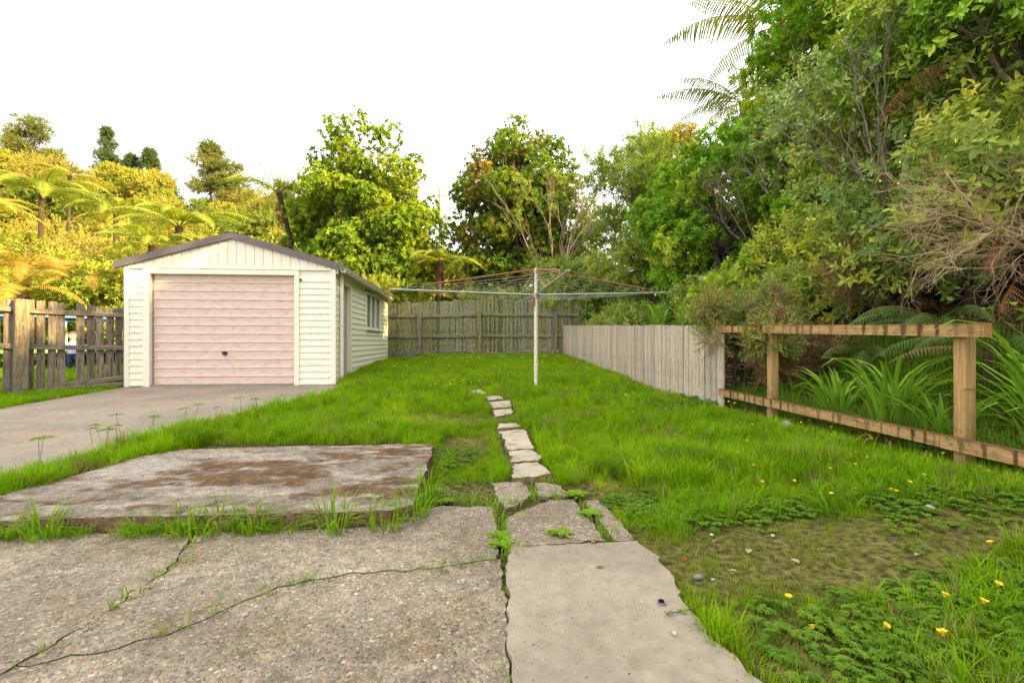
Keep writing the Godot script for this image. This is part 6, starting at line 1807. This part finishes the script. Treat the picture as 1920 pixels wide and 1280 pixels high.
# ---------------------------------------------------------------- next door, seen through the left fence
func neighbours() -> void:
	var c := P(-12.0, 12.4)
	var t := thing("trampoline", "trampoline with green rim and blue top rail behind the left fence", "trampoline", c)
	var green := mat(0.12, 0.42, 0.06, 0.5)
	var blue := mat(0.08, 0.22, 0.55, 0.5)
	var white := mat(0.75, 0.75, 0.78, 0.5)
	var R := 1.75
	var ring := func(y: float, rr: float, col: Color) -> ArrayMesh:
		var b := MB.new()
		var pts := PackedVector3Array(); var rad := PackedFloat32Array()
		for k in 33:
			var a := TAU * k / 32.0
			pts.push_back(Vector3(cos(a) * R, y, sin(a) * R)); rad.push_back(rr)
		b.tube(pts, rad, 7, col, false)
		return b.mesh()
	part("rim_pad", ring.call(0.38, 0.05, Color.WHITE), green, t)
	part("top_rail", ring.call(1.20, 0.03, Color.WHITE), blue, t)
	var mt := MB.new()
	for k in 32:
		var a := TAU * k / 32.0; var e := TAU * (k + 1) / 32.0
		mt.tri(Vector3(0, 0.36, 0), Vector3(cos(a) * R, 0.37, sin(a) * R), Vector3(cos(e) * R, 0.37, sin(e) * R), Color.WHITE)
	part("mat", mt.mesh(), M.dark, t)
	for k in 8:
		var a := TAU * (k + 0.3) / 8.0
		var b := MB.new()
		b.rod(Vector3(cos(a) * R, -0.05, sin(a) * R), Vector3(cos(a) * R, 1.2, sin(a) * R), 0.028, 8)
		part("pole", b.mesh(), white, t)
	# child beyond the gap in the palings
	var bones := [[Vector3(0, 0.62, 0), Vector3(0, 0.40, 0), 0.085, 0.09], [Vector3(0, 0.62, 0), Vector3(0, 0.70, 0.01), 0.05, 0.035], [Vector3(0, 0.80, 0.01), Vector3(0, 0.84, 0.02), 0.085, 0.08], [Vector3(-0.10, 0.61, 0), Vector3(-0.16, 0.47, 0.03), 0.036, 0.03], [Vector3(-0.16, 0.47, 0.03), Vector3(-0.14, 0.36, 0.10), 0.03, 0.022], [Vector3(0.10, 0.61, 0), Vector3(0.22, 0.55, 0.03), 0.036, 0.03], [Vector3(0.22, 0.55, 0.03), Vector3(0.30, 0.63, 0.05), 0.03, 0.022], [Vector3(-0.05, 0.38, 0), Vector3(-0.06, 0.20, 0.02), 0.062, 0.045], [Vector3(-0.06, 0.20, 0.02), Vector3(-0.06, 0.03, -0.01), 0.045, 0.032], [Vector3(-0.06, 0.02, 0), Vector3(-0.06, 0.018, 0.08), 0.03, 0.024], [Vector3(0.05, 0.38, 0), Vector3(0.10, 0.21, 0.06), 0.062, 0.045], [Vector3(0.10, 0.21, 0.06), Vector3(0.05, 0.03, 0.0), 0.045, 0.032], [Vector3(0.05, 0.02, 0), Vector3(0.05, 0.018, 0.08), 0.03, 0.024]]
	var person := thing("person", "small child in lavender top and navy trousers seen through the left fence gap", "person", P(-10.25, 11.2, 0.0), 0.5)
	part("body", figure(bones), M.tint, person)
func figure(bones: Array) -> ArrayMesh:
	var cell := 0.014
	var lo := Vector3(-0.30, -0.02, -0.16); var n := Vector3i(50, 72, 24)
	var f := PackedFloat32Array(); f.resize(n.x * n.y * n.z)
	for z in n.z:
		for y in n.y:
			for x in n.x:
				var p := lo + Vector3(x, y, z) * cell
				var best := 9.0
				for q in bones:
					var a: Vector3 = q[0]; var ab: Vector3 = q[1] - a
					var t := clampf((p - a).dot(ab) / ab.length_squared(), 0.0, 1.0)
					var d := (p - a - ab * t).length() - lerpf(q[2], q[3], t)
					var h := clampf(0.5 + 0.5 * (best - d) / 0.025, 0.0, 1.0)
					best = lerpf(best, d, h) - 0.025 * h * (1.0 - h)
				f[(z * n.y + y) * n.x + x] = best
	var b := MB.new()
	var id := {}
	for z in n.z - 1:
		for y in n.y - 1:
			for x in n.x - 1:
				var k := (z * n.y + y) * n.x + x
				var s := Vector3.ZERO; var m := 0
				for e in [[0, 1], [2, 3], [4, 5], [6, 7], [0, 2], [1, 3], [4, 6], [5, 7], [0, 4], [1, 5], [2, 6], [3, 7]]:
					var i0: int = e[0]; var i1: int = e[1]
					var o0 := Vector3(i0 & 1, (i0 >> 1) & 1, i0 >> 2); var o1 := Vector3(i1 & 1, (i1 >> 1) & 1, i1 >> 2)
					var v0 := f[k + int(o0.x) + int(o0.y) * n.x + int(o0.z) * n.x * n.y]; var v1 := f[k + int(o1.x) + int(o1.y) * n.x + int(o1.z) * n.x * n.y]
					if (v0 < 0.0) != (v1 < 0.0):
						s += o0.lerp(o1, v0 / (v0 - v1)); m += 1
				if m:
					var p := lo + (Vector3(x, y, z) + s / m) * cell
					var gr := Vector3(f[k + 1] - f[k], f[k + n.x] - f[k], f[k + n.x * n.y] - f[k]).normalized()
					var col := Color(0.50, 0.44, 0.72)
					if p.y < 0.40: col = Color(0.03, 0.045, 0.13)
					if p.y < 0.05: col = Color(0.1, 0.1, 0.1)
					if p.y > 0.68: col = Color(0.60, 0.40, 0.30)
					if p.y > 0.845 or (p.y > 0.74 and p.z < -0.01): col = Color(0.10, 0.06, 0.035)
					id[Vector3i(x, y, z)] = b.vert(p, gr, col)
	for z in range(1, n.z - 1):
		for y in range(1, n.y - 1):
			for x in range(1, n.x - 1):
				var k := (z * n.y + y) * n.x + x
				for ax in 3:
					var step: int = [1, n.x, n.x * n.y][ax]
					if (f[k] < 0.0) != (f[k + step] < 0.0):
						var u: Vector3i = [Vector3i(0, 1, 0), Vector3i(0, 0, 1), Vector3i(1, 0, 0)][ax]; var w: Vector3i = [Vector3i(0, 0, 1), Vector3i(1, 0, 0), Vector3i(0, 1, 0)][ax]
						var c := Vector3i(x, y, z)
						var q := [c, c - u, c - u - w, c - w]
						if id.has(q[0]) and id.has(q[1]) and id.has(q[2]) and id.has(q[3]):
							for j: int in [0, 1, 2, 0, 2, 3]:
								b.i.push_back(id[q[j]])
	return b.mesh()
